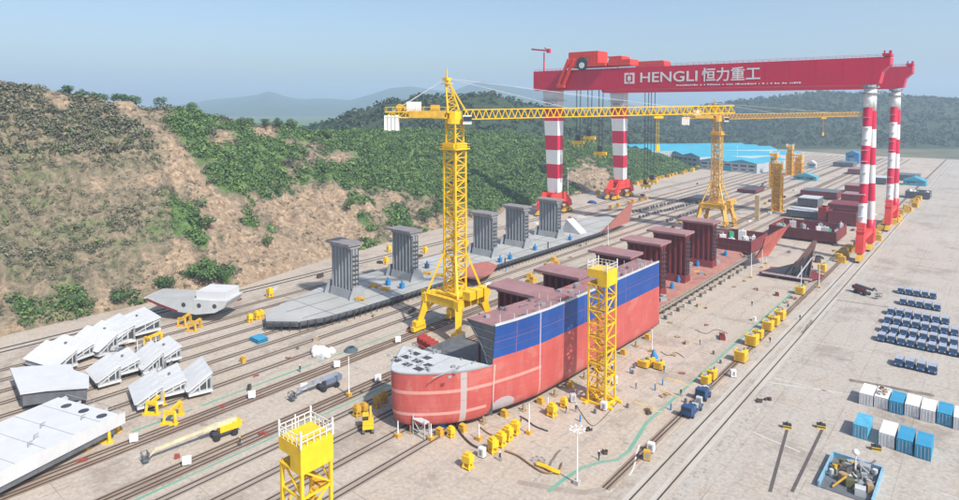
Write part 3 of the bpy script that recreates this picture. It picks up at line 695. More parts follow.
    for k in range(4):
        m = MB(); q = -d * (16.2 + k * 1.05); m.cb((q.x, q.y, jz - 2.3), (.85, 2.9, 4.4 - .25 * (k % 2)), 0, YAW); m.build('counterweight', WHT, t)
    m = MB(); top = ap + Vector((0, 0, .3))
    for k in (-1, 1):
        m.bar(top, J0.lerp(J1, .40) + Vector((0, 0, 1)) + sd * k * .1, .13, 0, 4); m.bar(top, J0.lerp(J1, .78) + Vector((0, 0, 1)) + sd * k * .1, .13, 0, 4)
        m.bar(top, K + d * 2 + sd * k * 1.2 + Vector((0, 0, .8)), .16, 0, 4)
    m.build('pendant_line', GRYL, t)
    return t
tower_crane(-118.7, 130.4, 62.3, 72.3, 'tall yellow tower crane on a four-legged portal behind the red hull', mt=YEL)
tower_crane(-118.7, 343, 58.6, 65.8, 'yellow tower crane farther down the berth, beyond the red bulkheads', mt=P('sun_faded_yellow', (.74, .43, .05), .6, 0, .2, .5, (.4, .22, .08), .4))

def stair_tower(x, y, h, w, label, rz=0, m=YEL, side=True, fat=1.0):
    t = thing('stair_tower', label, 'access tower', (x, y, 0), rz, 'yellow steel access towers'); a = w / 2
    n = round((h - 3.2 * fat) / 3.0); H = (h - 3.2 * fat) / n
    f = MB()
    for sx in (-a, a):
        for sy in (-a, a): f.bar((sx, sy, .3), (sx, sy, h - 3.2 * fat), .38 * fat)
    for k in range(n + 1):
        z = .4 + k * H * (h - 3.6) / (h - 3.2 * fat)
        for s_ in (-a, a): f.bar((-a, s_, z), (a, s_, z), .24 * fat); f.bar((s_, -a, z), (s_, a, z), .24 * fat)
    for k in range(n):
        z0 = .4 + k * H; z1 = z0 + H
        for s_ in (-a, a):
            (p, q) = ((-a, a) if k % 2 else (a, -a)); f.bar((p, s_, z0), (q, s_, z1), .2 * fat); f.bar((s_, p, z0), (s_, q, z1), .2 * fat)
    f.build('tower_frame', m, t)
    s_ = MB()
    for k in range(n):
        z0 = .5 + k * H; sg = 1 if k % 2 else -1
        for e in (-.45, .45): s_.bar((e + sg * .8, -sg * (a - .9), z0), (e + sg * .8, sg * (a - .9), z0 + H), .22 * fat)
        for j in range(9): s_.cb((sg * .8, -sg * (a - .9) + sg * (2 * a - 1.8) * j / 8, z0 + H * j / 8), (.9, .32, .07))
        s_.box(-a + .15, a - .15, sg * (a - .75) - .6, sg * (a - .75) + .6, z0 + H - .1, z0 + H)
    s_.build('stair_flight', YELD, t)
    b = MB(); b.cb((0, 0, .25), (w + 2.2, .5, .4)); b.cb((0, -a, .26), (w + 3.5, .6, .42)); b.cb((0, a, .26), (w + 3.5, .6, .42)); b.cb((-a, 0, .24 * fat), (.6, w + 3, .4)); b.cb((a, 0, .24 * fat), (.6, w + 3, .4)); b.build('base_frame', m, t)
    c = MB(); zt = h - 3.2
    c.box(-a - .25, a + .25, -a - .25, a + .25, zt, zt + .2 * fat)
    c.box(0.1, a + .25, -a - .25, -a - .17, zt + .2, h); c.box(a + .17, a + .25, -a - .17, a + .25, zt + .2, h); c.box(-a - .25, .1, -a - .25, -a - .17, zt + 1.7, h); c.box(-a - .25, -a - .17, -a - .17, a + .25, zt + 2.0, h)
    c.box(-a - .25, a + .25, -a - .25, a + .25, h, h + .12); c.build('top_cabin', m, t)
    c.build
    r = MB(); e = a + .2
    K = 5
    for k in range(K + 1):
        p = -e + 2 * e * k / K
        for q in (-e, e):
            r.bar((p, q, h + .1), (p, q, h + 1.5), .08); r.bar((q, p, h + .1), (q, p, h + 1.5), .08)
    for q in (-e, e):
        for z in (h + .8, h + 1.45): r.bar((-e, q, z), (e, q, z), .08); r.bar((q, -e, z), (q, e, z), .08)
    for sx in (-e, e):
        for sy in (-e, e): r.bar((sx, sy, h), (sx, sy, h + 2.1), .2 * fat)
    r.bar((-e, 0, h), (-e, 0, h + 1.9), .14); r.build('guard_rail', WHT, t)
    return t
stair_tower(-65.4, 119.4, 29.5, 4.2, 'yellow stair tower standing against the blue and red hull')
bx, by = G(306, 437, 24.6)
stair_tower(bx, by, 24.8, 4.1, 'large yellow stair tower with white railings rising at the bottom edge')
for (px, py, h, w, lb) in ((777, 211, 29, 4.6, 'slender yellow access tower in front of the far hull blocks'), (773.5, 188, 27, 5.0, 'yellow access tower directly behind the slender one'), (789.5, 175, 27, 5.0, 'taller yellow tower of the far pair'), (798.5, 175, 19, 6.5, 'shorter broad yellow tower of the far pair')):
    x, y = G(px, py); tw = stair_tower(x, y, h, w, lb, m=P('amber_tower', (.80, .42, .02), .6, 0, .15, .4), fat=2.2); MB().box(-w * .4, w * .4, -w * .4, w * .4, .5, h - 3.5).build('cladding_panel', P('amber_sheet', (.62, .34, .03), .7, 0, .3, .5), tw)

# ------------------------------------------------------------------ the red and blue ship
def hull_mat():
    m, nt, b = nodes('hull_paint'); v = geo(nt)
    sp = nt.nodes.new('ShaderNodeSeparateXYZ'); nt.links.new(v, sp.inputs[0]); X, Y, Z = sp.outputs
    n1 = noise(nt, v, .12, 4, .6); n2 = noise(nt, v, .9, 6, .75); st = noise(nt, v, .6, 5, .75, (1, 1, .18))
    red = ramp(nt, n1, .3, .7, (.42, .066, .056), (.50, .105, .088))
    red = mixc(nt, math_(nt, 'MULTIPLY', ramp(nt, st, .50, .72), .35), red, (.52, .22, .19))
    red = mixc(nt, math_(nt, 'MULTIPLY', ramp(nt, n2, .60, .72), .4), red, (.33, .05, .045))
    blue = ramp(nt, n1, .3, .7, (.005, .050, .23), (.008, .070, .30))
    blue = mixc(nt, math_(nt, 'MULTIPLY', ramp(nt, st, .52, .75), .25), blue, (.04, .11, .30))
    isb = math_(nt, 'GREATER_THAN', Z, 13.5)
    c = mixc(nt, isb, red, blue)
    gp = nt.nodes.new('ShaderNodeTexBrick'); mp = nt.nodes.new('ShaderNodeCombineXYZ'); nt.links.new(Y, mp.inputs[0]); nt.links.new(Z, mp.inputs[1]); nt.links.new(mp.outputs[0], gp.inputs['Vector'])
    for k_, q_ in (('Scale', 1), ('Mortar Size', .045), ('Brick Width', 9.3), ('Row Height', 2.55), ('Mortar Smooth', .3)): gp.inputs[k_].default_value = q_
    c = mixc(nt, math_(nt, 'MULTIPLY', gp.outputs['Fac'], .55), c, (.20, .07, .08))
    pn = noise(nt, v, .22, 3, .5, (1, .5, .9)); c = mixc(nt, math_(nt, 'MULTIPLY', math_(nt, 'MULTIPLY', ramp(nt, pn, .60, .63), .35), math_(nt, 'SUBTRACT', 1, isb)), c, (.50, .20, .17))
    rs = noise(nt, v, 1.6, 4, .8, (1, 1, .07)); c = mixc(nt, math_(nt, 'MULTIPLY', ramp(nt, rs, .60, .72), .45), c, (.20, .085, .05))
    def add(f, col, k):
        nonlocal c
        c = mixc(nt, math_(nt, 'MULTIPLY', f, math_(nt, 'ADD', k - .25, math_(nt, 'MULTIPLY', n2, .5))), c, col)
    low = math_(nt, 'LESS_THAN', Z, 12.2); bow = math_(nt, 'LESS_THAN', Y, 110)
    mid = math_(nt, 'LESS_THAN', Y, 95.5)
    add(math_(nt, 'MULTIPLY', band(nt, Z, 8.3, .32), bow), (.60, .33, .28), .75)
    add(math_(nt, 'MULTIPLY', band(nt, Z, 3.9, .30), mid), (.62, .36, .32), .75)
    add(math_(nt, 'MULTIPLY', band(nt, Y, 90.8, .55), low), (.42, .38, .38), .95)
    add(band(nt, Y, 109.6, .20), (.52, .45, .48), .6); add(band(nt, Y, 141.2, .25), (.62, .50, .52), .7)
    add(math_(nt, 'MULTIPLY', band(nt, Y, 97.2, .18), low), (.66, .40, .33), .8)
    for yy in (102.5, 118, 127, 134.5, 147): add(band(nt, Y, yy, .07), (.33, .10, .12), .6)
    for zz in (6.2, 10.6, 16.9): add(band(nt, Z, zz, .06), (.30, .09, .12), .55)
    # blasted grey patch near the keel
    dx = math_(nt, 'DIVIDE', math_(nt, 'SUBTRACT', Y, 99.8), 2.9); dz = math_(nt, 'DIVIDE', math_(nt, 'SUBTRACT', Z, 2.9), 1.7)
    r2 = math_(nt, 'ADD', math_(nt, 'MULTIPLY', dx, dx), math_(nt, 'MULTIPLY', dz, dz)); add(math_(nt, 'LESS_THAN', math_(nt, 'ADD', r2, math_(nt, 'MULTIPLY', n2, .5)), 1.2), (.40, .37, .39), .95)
    nt.links.new(c, b.inputs['Base Color']); b.inputs['Roughness'].default_value = .55
    bp = N(nt, 'ShaderNodeBump', Strength=.25, Distance=.12); nt.links.new(n1, bp.inputs['Height']); nt.links.new(bp.outputs[0], b.inputs['Normal'])
    return m
HULL = hull_mat()
ship = thing('ship_hull', 'red and blue ship hull under construction with low bow and open holds', 'ship', (-86, 84, 0))
so = (-86, 84, 0)
ZD = 20.3
ZL = [1.5, 1.8, 2.4, 3.4, 5.0, 8.0, 12.0, 13.4, 15.0, 17.5, ZD]
TOPL = [(96.5, -76.9), (103, -75.6), (112.6, -74.4), (125, -74.0), (144, -73.7), (167, -73.3)]
BOTL = [(96.5, -78.4), (103.7, -76.2), (109.6, -74.9), (125, -74.1), (144, -73.6), (167, -73.1)]
INL = [(96.8, -84.7), (100.7, -84.1), (108.8, -83.2), (117.7, -82.0), (128.3, -81.2), (169.5, -79.9)]
Y0, YE = 96.6, 166.8
def hullpt(u, z):
    y = Y0 + (YE - Y0) * u
    a, b_ = float(interp(y, BOTL)), float(interp(y, TOPL)); k = (z - 1.5) / (ZD - 1.5)
    inset = float(interp(z, [(1.5, 1.3), (1.8, .8), (2.4, .35), (3.4, .1), (5, 0)]))
    return (a + (b_ - a) * k ** 1.3 - inset, y, z)
def inn(u): return float(interp(Y0 + (YE - Y0) * u, INL))
def yy_(u): return Y0 + (YE - Y0) * u
mb = MB(so); us = [i / 40 for i in range(41)]
mb.grid([[hullpt(u, z) for z in ZL] for u in us])
mb.build('side_shell', HULL, ship, True)
mb = MB(so)
mb.grid([[(inn(u), yy_(u), ZD), tuple(hullpt(u, ZD))] for u in us], 0)
mb.build('deck', MARD, ship)
mb = MB(so)
mb.grid([[(inn(u), yy_(u), 3.2), (inn(u), yy_(u), ZD - .03)] for u in us[3:]], 0)
mb.add([(inn(1), YE, 1.6), (-74.3, YE, 1.6), (-73.35, YE, 4), (-73.35, YE, ZD), (inn(1), YE, ZD)], [(0, 1, 2, 3, 4)])
for k in range(12): x = inn(k / 12); mb.box(x - .5, x, 101 + k * 5.4, 101.25 + k * 5.4, 3.2, ZD - .2)
mb.build('wing_tank_bulkhead', MAR, ship)
mb = MB(so); cur = [(-84.7, ZD - .05), (-83.6, 18.9), (-82.2, 17.2), (-80.8, 15.4), (-79.8, 13.8), (-79.3, 12.05)]; sh = [(-76.95, ZD - .05), (-77.1, 18.9), (-77.25, 17.2), (-77.45, 15.4), (-77.6, 13.8), (-77.75, 12.05)]
mb.grid([[(c[0], 97.0, c[1]), (d_[0], 96.8, d_[1])] for c, d_ in zip(cur, sh)])
for c, d_ in zip(cur, sh): mb.bar((c[0], 96.9, c[1] - .1), (d_[0], 96.7, d_[1] - .1), .22)
for a, b_ in zip(cur[:-1], cur[1:]): mb.bar((a[0], 96.9, a[1]), (b_[0], 96.9, b_[1]), .35)
mb.build('front_web_frame', MID, ship)
mb = MB(so)
for i in range(40): a, b_ = Vector(hullpt(i / 40, ZD)), Vector(hullpt((i + 1) / 40, ZD)); o_ = Vector((-.2, 0, .22)); mb.bar(a + o_, b_ + o_, .4)
mb.build('deck_edge_coaming', GRYL, ship)
for i in range(18):
    u = .02 + i / 18.5; p = Vector(hullpt(u, ZD)); MB(so).bar(p + Vector((-.3, 0, .4)), p + Vector((-.3, 0, 1.5 + .6 * (i % 3 == 0))), .16).build('deck_edge_post', GRYL, ship)
rr_ = random.Random(4)
for i in range(34):
    u = rr_.uniform(.03, .97); w_ = rr_.uniform(.1, .85); a = Vector(hullpt(u, ZD)); q = Vector((inn(u), a.y, ZD)).lerp(a, w_)
    mb = MB(so); kk = i % 5
    if kk == 0: mb.bar(q, q + Vector((0, 0, .7)), .7, 0, 10)
    elif kk == 1: mb.cb(q + Vector((0, 0, .3)), (1.0, .8, .6), 0, rr_.random())
    elif kk == 2: mb.bar(q + Vector((0, 0, .15)), q + Vector((rr_.uniform(-.6, .6), 2.6, .15)), .25, 0, 8)
    elif kk == 3: mb.cb(q + Vector((0, 0, .05)), (1.2, 1.6, .08), 0, rr_.random())
    else: mb.bar(q, q + Vector((0, 0, 1.5)), .12)
    mb.build('deck_fitting', [MID, GRY, MID, REDP, GRYL][kk], ship)
BHY = (120.8, 140.7, 169.5, 190.3, 210.4, 237.0)
# low bow block
nose = [(-77.75, 96.7), (-78.6, 94.6), (-79.8, 91.7), (-81.3, 89.3), (-83.1, 87.1), (-85.6, 84.6), (-88.0, 82.8), (-90.3, 81.8), (-92.2, 82.2), (-94.6, 84.8), (-97.2, 88.7), (-99.6, 92.3)]
noseb = [(-79.2, 96.7), (-79.6, 94.4), (-80.8, 91.6), (-82.2, 89.4), (-84.0, 87.2), (-86.2, 84.9), (-88.6, 83.2), (-90.8, 82.8), (-92.2, 83.6), (-94.2, 86.0), (-96.4, 89.4), (-98.4, 92.9)]
def smooth_poly(P_, n=4):
    out = []
    for i in range(len(P_)):
        a, b_, c, d = (P_[max(i - 1, 0)], P_[i], P_[min(i + 1, len(P_) - 1)], P_[min(i + 2, len(P_) - 1)])
        if i == len(P_) - 1: out.append(b_); break
        for j in range(n):
            t = j / n
            out.append(tuple(.5 * (2 * b_[q] + (c[q] - a[q]) * t + (2 * a[q] - 5 * b_[q] + 4 * c[q] - d[q]) * t * t + (3 * b_[q] - a[q] - 3 * c[q] + d[q]) * t ** 3) for q in (0, 1)))
    return out
nose, noseb = smooth_poly(nose), smooth_poly(noseb)
def nring(z):
    k = float(interp(z, [(1.5, 0), (1.8, .30), (2.4, .55), (3.4, .75), (5, .88), (8, .96), (12, 1)]))
    return [(b_[0] + (a[0] - b_[0]) * k, b_[1] + (a[1] - b_[1]) * k, z) for a, b_ in zip(nose, noseb)]
mb = MB(so); zs = [1.5, 1.8, 2.4, 3.4, 5, 8, 12]
mb.grid([nring(z) for z in zs]); mb.add(nring(1.5), [tuple(range(len(nose)))]); mb.build('bow_shell', HULL, ship, True)
dk = [p for p in nring(12)]
mb = MB(so); mb.add(dk, [tuple(range(len(dk)))]); 
mb.add([dk[-1], dk[0], (dk[0][0], dk[0][1], 1.6), (dk[-1][0], dk[-1][1], 1.6)], [(0, 1, 2, 3)], 1)
mb.build('bow_deck', [GRYL, MID], ship)
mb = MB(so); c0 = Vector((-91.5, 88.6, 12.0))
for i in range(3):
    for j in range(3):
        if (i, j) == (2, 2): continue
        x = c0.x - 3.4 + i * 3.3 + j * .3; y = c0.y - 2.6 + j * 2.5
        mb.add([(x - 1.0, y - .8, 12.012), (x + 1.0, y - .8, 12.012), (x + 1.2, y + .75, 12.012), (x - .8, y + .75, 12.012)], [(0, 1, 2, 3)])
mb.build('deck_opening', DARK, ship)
mb = MB(so)
for i in range(len(dk) - 1):
    a, b_ = Vector(dk[i]), Vector(dk[i + 1]); mb.bar(a + Vector((0, 0, .12)), b_ + Vector((0, 0, .12)), .22)
for i in range(4): mb.bar((-97 + i * 5, 94.5 - .2 * i, 12.05), (-95 + i * 4, 84.5, 12.05), .14)
for k in range(26):
    x = rr_.uniform(-98, -80); y = rr_.uniform(86, 95.5); mb.cb((x, y, 12.2), (rr_.uniform(.2, 1.2), rr_.uniform(.2, 1.0), .35), 0, rr_.random() * 3)
mb.build('bow_deck_stiffener', GRY, ship)
# double bottom carrying the bulkheads
mb = MB(so); mb.box(-101, -80, 97.2, 166, 1.5, 3.2); mb.prism([(-101, 166.9), (-78.2, 166.9), (-78.2, 262), (-82, 268), (-98, 268), (-101, 262)], 1.5, 3.4); mb.build('double_bottom', P('dusty_red_lead', (.40, .17, .13), .8, 0, .3, .22, (.46, .38, .30), .7), ship)
mb = MB(so); mb.box(-99.0, -80.5, 97.3, 112, 3.25, 8.0); mb.box(-99.0, -98.6, 97.3, 112, 8.0, 9.5); mb.build('forward_tank_top', MID, ship)
mb = MB(so)
for k in range(38):
    y = 168 + k * 2.45; mb.ext([(-78.2, 3.4), (-76.4, 3.4), (-76.4, 3.0), (-78.2, 1.6)], y, y + .3, 'y'); mb.box(-76.7, -76.5, y, y + .2, 3.4, 4.4)
mb.box(-77.9, -76.3, 167.5, 262, 3.42, 3.55); mb.box(-76.65, -76.5, 167.5, 262, 4.3, 4.45)
mb.build('bilge_frame', P('tan_scaffold', (.34, .30, .24), .7), ship)
for k in range(19):
    y = 169 + k * 4.8; MB(so).cb((-76.3, y, .6), (.9, .8, 1.2)).build('support_block', CONC if k % 2 else MID, ship); MB(so).cb((-79.5, y, .74), (1.5, 1.2, 1.48)).build('support_block', MID, ship)
def bulkhead(x, y, h, w, dpt, mat, capm, par, z0=3.3, o=so, cap=(3.2, 2.4), ladder=True):
    a = w / 2; mb = MB(o); n = 6; prof = []
    for k in range(n):
        x0 = x - a + w * k / n; q = w / n
        prof += [(x0, y - dpt / 2), (x0 + q * .3, y - dpt / 2), (x0 + q * .5, y - dpt / 2 + .8), (x0 + q * .8, y - dpt / 2 + .8)]
    prof += [(x + a, y - dpt / 2), (x + a, y + dpt / 2), (x - a, y + dpt / 2)]
    mb.prism(prof, z0 + 2.2, h - 1.6); b = mb.build('bulkhead', mat, par)
    mb = MB(o); c = cap; mb.box(x - a - c[0] * .5, x + a + c[0] * .3, y - dpt / 2 - c[1], y + dpt / 2 + c[1], h - .7, h, 0)
    mb.box(x - a, x + a + .2, y - dpt / 2 - .6, y + dpt / 2 + .6, h - 1.7, h - .7, 1); mb.build('top_stool', [capm, mat], b)
    mb = MB(o); mb.ext([(y - dpt / 2 - .8, z0), (y + dpt / 2 + .8, z0), (y + dpt / 2 + .1, z0 + 2.6), (y - dpt / 2 - .1, z0 + 2.6)], x - a - .3, x + a + .3, 'x'); mb.build('lower_stool', mat, b)
    if ladder:
        mb = MB(o); X = x + a
        k = z0 + 3.4
        while k < h - 2.5: mb.box(X, X + .7, y - dpt / 2 + .3, y + dpt / 2 - .3, k, k + .14); k += 1.5
        for yy in (y - dpt / 2 + .3, y, y + dpt / 2 - .3): mb.box(X + .1, X + .3, yy - .08, yy + .08, z0 + 2.8, h - 1.8)
        mb.build('side_ladder', MID if mat is not MAR else DARK, b)
    return b
for y in BHY:
    bulkhead(-88.2, y, 20.8, 11.6, 3.6, MAR, MARD, ship)
mb = MB(so); pts = [(-67.6, 255), (-67.4, 262), (-67.2, 270)]
mb.grid([[(-74 + .5 * k, 258 + k * 2, 3.6), (-71 + .7 * k, 257.5 + k * 4.6, 9 + k), (-70 + .7 * k, 257 + k * 5.5, 13 + k * .5)] for k in range(6)]); mb.grid([[(-73.6 + .5 * k, 258.3 + k * 2, 3.6), (-70.6 + .7 * k, 257.8 + k * 4.6, 9 + k), (-69.6 + .7 * k, 257.3 + k * 5.5, 13 + k * .5)] for k in range(6)])
mb.build('curved_side_plate', REDP, ship)
rr_ = random.Random(9)
for i in range(48):
    x = rr_.uniform(-97, -79.6); y = rr_.uniform(169, 262); mb = MB(so)
    if i % 3 == 0: mb.bar((x, y, 3.4), (x, y, 4.9), 1.4, 0, 10); mb.bar((x, y, 4.9), (x, y, 5.6), .7, 0, 8); mb.build('blue_drum', BLU, ship)
    elif i % 3 == 1: mb.cb((x, y, 3.9), (rr_.uniform(1, 2.4), 1.4, 1.0), 0, rr_.random()); mb.build('steel_fitting', GRY, ship)
    else: mb.bar((x, y, 3.6), (x + rr_.uniform(-2, 2), y + 3, 3.6), .4, 0, 6); mb.build('pipe_length', YELD, ship)
# keel supports and staging under the bow
def support(x, y, kind, label, grp):
    mb = MB((x, y, 0))
    if kind == 0: mb.cb((x, y, .45), (1.4, 1.1, .9)); mb.cb((x, y, 1.05), (1.0, .9, .3)); mb.cb((x, y, 1.3), (1.2, 1, .18)); o = mb.build('keel_block', [YELD], None)
    else: mb.bar((x, y, 0), (x, y, 1.5), .5, 0, 8); mb.cb((x, y, .1), (1.2, 1.2, .2)); o = mb.build('hull_prop', [WOOD], None)
    return tag(o, label, 'hull support', grp)
sp_ = [(-83.5, 86.5), (-88.5, 83.4), (-81, 90.5), (-79.8, 95.5), (-78.2, 100.5), (-76.6, 105), (-75.6, 110), (-75.2, 115), (-74.9, 121), (-74.7, 127), (-74.5, 133), (-74.3, 139), (-74.2, 146), (-74.1, 153), (-74, 160)]
for i, (x, y) in enumerate(sp_): support(x + .6, y, i % 2, f'small {"timber prop" if i % 2 else "yellow keel block"} under the red hull edge, {ordw(i)} from the bow', 'supports under the red hull')
for i in range(12): support(-91 + (i % 2) * 6, 86 + i * 5.4, 0, 'small yellow keel block in the shadow beneath the red hull', 'keel blocks hidden beneath the red hull')
t = thing('staging_frame', 'white trestle frame standing at the foot of the red bow', 'trestle', (*G(421, 436), 0), 0)
mb = MB()
for sx in (-1.6, 1.6):
    for sy in (-.6, .6): mb.bar((sx, sy, 0), (sx, sy, 4.0 if sy < 0 else 3.2), .16)
for z in (1.2, 3.1): mb.bar((-1.6, -.6, z), (1.6, -.6, z), .14); mb.bar((-1.6, .6, z), (1.6, .6, z), .14)
mb.box(-1.7, 1.7, -.7, .7, 3.1, 3.22); mb.build('frame', GRYL, t)
mb = MB(); mb.bar((-1.6, -.6, 0), (1.6, -.6, 3.1), .1); mb.bar((1.6, -.6, 0), (-1.6, -.6, 3.1), .1); mb.build('brace', GRYL, t)
x, y = G(438, 425); tag(MB((x, y, 0)).cb((x, y, .7), (3.4, 1.6, 1.4)).cb((x - .5, y - .2, 1.55), (1.4, 1.2, .3)).build('tool_box', BLU), 'blue steel box in the shade beneath the red bow', 'tool box')

# ------------------------------------------------------------------ the grey ship
gs = thing('ship_bottom_section', 'grey ship bottom with five upright corrugated bulkheads along the hill side', 'ship', (-163.5, 95, 0)); go = (-163.5, 95, 0)
out = [(-160.5, 95.5), (-153.0, 101.5), (-150.6, 108), (-149.6, 118), (-149.3, 140), (-149.3, 275), (-151.5, 292), (-158, 306), (-167, 312), (-176, 300), (-178.5, 280), (-178.5, 145), (-177, 125), (-172, 108), (-167, 99)]
mb = MB(go); mb.prism(out, 1.2, 2.6, 1, 0)
mb.build('double_bottom', [P('grey_tank_top', (.40, .405, .395), .75, 0, .2, .08, (.3, .22, .15), .4), MID], gs)
mb = MB(go)
for i in range(0, 5):
    a, b_ = Vector(out[i]), Vector(out[i + 1]); n = max(2, int((b_ - a).length / 2.2))
    for k in range(n):
        p = a.lerp(b_, k / n); q = (b_ - a).normalized(); o_ = Vector((q.y, -q.x)); e = p + o_ * .9
        mb.bar((*p, 2.3), (*e, 2.3), .22); mb.bar((*e, .1), (*e, 3.0), .16); mb.bar((*p, 1.3), (*e, 2.3), .16)
    q = (b_ - a).normalized(); o_ = Vector((q.y, -q.x)) * 1.0
    for z, w in ((2.35, .3), (3.0, .12)): mb.bar((*(a + o_), z), (*(b_ + o_), z), w)
mb.build('edge_staging', DARK, gs)
mb = MB(go)
for y in (112, 124, 140, 156, 172, 188, 204, 220, 236, 252, 268): mb.box(-178, -149.8, y, y + .12, 2.6, 2.66)
for x in (-172, -163.5, -155): mb.box(x, x + .12, 104, 300, 2.665, 2.72)
mb.build('weld_seam', MID, gs)
for y in (126.1, 152.9, 198.2, 220.5, 246.8): bulkhead(-163.5, y, 20.5, 10.2, 3.0, GRY, P('dusty_cap', (.24, .215, .22), .8), gs, 2.6, go, (2.4, 1.6))
for i, y in enumerate((126.1, 152.9, 198.2, 220.5, 246.8)):
    mb = MB(go); mb.ext([(y - 3.4, 2.6), (y + 3.4, 2.6), (y + 1.6, 6.6), (y - 1.6, 6.6)], -157.6, -157.2, 'x'); mb.build('bulkhead_bracket', GRY, gs); mb = MB(go); mb.ext([(y - 3.4, 2.6), (y + 3.4, 2.6), (y + 1.6, 6.6), (y - 1.6, 6.6)], -170.6, -170.2, 'x'); mb.build('bulkhead_bracket', GRY, gs)
mb = MB(go); mb.grid([[(-149.4 - .15 * k * k * .2, 268 + k * 5, 2.6), (-148.4 - .1 * k, 268 + k * 5.2, 2.6 + 1.7 * k), ] for k in range(8)]); mb.grid([[(-149.0 - .15 * k * k * .2, 268 + k * 5, 2.6), (-148.0 - .1 * k, 268 + k * 5.2, 2.6 + 1.7 * k)] for k in range(8)]); mb.build('curved_side_plate', P('salmon_primer', (.42, .15, .12), .7), gs)
mb = MB(go); mb.prism([G(*p, 2.75) for p in ((462, 277), (470, 265), (487, 262), (497, 266), (492, 273), (478, 280))], 2.62, 3.1); mb.build('red_plate', P('salmon_primer', (.42, .15, .12), .7), gs)
mb = MB(go); c = G(575, 232, 2.7); mb.ext([(c[0] - 6, 2.7), (c[0] + 5, 2.7), (c[0] - 3, 9)], c[1] - 3, c[1] + 3, 'y'); mb.build('grey_wedge', GRYL, gs)
for i, (px, py, k) in enumerate(((388, 285, 0), (402, 288, 0), (427, 268, 0), (385, 290, 1), (427, 274, 1), (374, 287, 1), (500, 262, 0), (510, 259, 0), (535, 250, 0), (360, 300, 1), (505, 265, 2), (570, 240, 0), (440, 276, 1), (548, 248, 2), (463, 262, 2))):
    x, y = G(px, py, 2.7); mb = MB(go)
    if k == 0: mb.cb((x, y, 3.5), (1.3, 1.3, 1.6)); mb.bar((x, y, 4.3), (x, y, 5.4), .6, 0, 8); mb.build('welding_set', BLU if i != 2 else NAVY, gs)
    elif k == 1: mb.cb((x, y, 3.2), (2.8, .8, 1.0), 0, .5); mb.cb((x + 1.2, y + .5, 3.4), (.6, 1.6, .5), 0, .5); mb.build('yellow_clamp', YELD, gs)
    else: mb.bar((x, y, 2.7), (x, y, 5.4), .4); mb.build('steel_post', DARK, gs)
for k in range(14): support(-158.5 - (k % 2) * 9, 110 + k * 13, 0, 'small yellow keel block beneath the grey ship bottom', 'keel blocks beneath the grey ship bottom')

# ------------------------------------------------------------------ grey hull blocks on the hill side
def sawtooth(px, py, rz, L, wd, n, label, h0=1.6, hs=3.0, lift=.9):
    """block of stepped, leaning plates along its length: pale tops, dark open frames in the notches"""
    x, y = G(px, py, 2); t = thing('stepped_hull_block', label, 'hull block', (x, y, 0), rz, 'grey hull blocks laid out below the hill')
    for k in range(n):
        a = -L / 2 + k * L / n; b = a + L / n; lift = .9 + (k % 2) * .5; hs = (2.6, 1.5, 3.0, 1.9)[k % 4]; s_ = (k % 2) * 1.8 + random.uniform(-.6, .6); e0, e1 = -wd / 2 + s_, wd / 2 + s_; z0, z1 = lift + h0, lift + h0 + hs
        mb = MB(); mb.ext([(a, z0), (b, z1 - .05), (b, z1 + .25), (a - .5, z0 + .05)], e0, e1, 'y'); mb.ext([(a + .02, lift), (b - .02, lift), (b - .02, lift + .5), (a + .02, lift + .5)], e0 + .1, e1 - .1, 'y')
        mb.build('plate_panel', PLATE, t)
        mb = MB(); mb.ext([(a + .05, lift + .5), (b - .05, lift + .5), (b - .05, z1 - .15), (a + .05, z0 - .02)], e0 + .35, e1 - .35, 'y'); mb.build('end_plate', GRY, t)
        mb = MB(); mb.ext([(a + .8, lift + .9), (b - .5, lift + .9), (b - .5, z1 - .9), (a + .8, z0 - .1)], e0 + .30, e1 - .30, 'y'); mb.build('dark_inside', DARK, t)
        mb = MB()
        for q in range(4):
            yy = e0 + .8 + (wd - 1.6) * q / 3.2; MB().bar((a + .3, yy, z0 + .25 + hs * .05), (b - .4, yy, z1 + .12), .14).build('plate_stiffener', GRYL, t)
        if k % 2: MB().cb(((a + b) / 2, e0 + wd * .6, (z0 + z1) / 2 + .45), (.5, .5, .5)).build('lifting_lug', MID, t)
        mb = MB()
        for q in (.45, .75):
            xx = a + (b - a) * q; mb.bar((xx, e0 + .2, lift + .3), (xx, e0 + .2, z0 + (z1 - z0) * q), .22)
        mb.bar((a + .4, e0 + .2, lift + .6), (b - .3, e0 + .2, z1 - .6), .25); mb.build('end_frame', GRYL, t)
    return t
def yframe(px, py, rz, label, s=1.0, m=YEL):
    x, y = G(px, py); t = thing('support_stand', label, 'support stand', (x, y, 0), rz, 'yellow stands holding the hull blocks')
    mb = MB()
    for a in (-1.3, 1.3): mb.bar((a, -.2, 0), (a * .75, 0, 2.6 * s), .5); 
    mb.bar((-1.2, 0, 2.4 * s), (1.2, 0, 2.4 * s), .6); mb.bar((0, 0, 2.5 * s), (0, 3.8, 2.8 * s), .6); mb.cb((0, 3.8, 1.4 * s), (.6, .6, 2.8 * s)); mb.build('stand_frame', m, t)
    mb = MB(); mb.box(-1.8, 1.8, -.7, .5, 0, .25); mb.box(-.7, .7, 3.3, 4.4, 0, .25); mb.build('stand_foot', m, t)
    return t
H90 = math.pi / 2
sawtooth(84, 349, H90 + .25, 21, 13, 4, 'stepped grey hull block beside the hill foot, at the edge of the yard', 1.4, 3.0)
sawtooth(127, 331, H90 - .05, 15, 13, 2, 'short stepped block with smooth white plate, behind the other stepped blocks', 2.0, 1.2, 1.4)
sawtooth(137, 364, H90 - .1, 19, 10, 4, 'middle stepped hull block with four leaning white plates', 1.2, 3.0, 1.2)
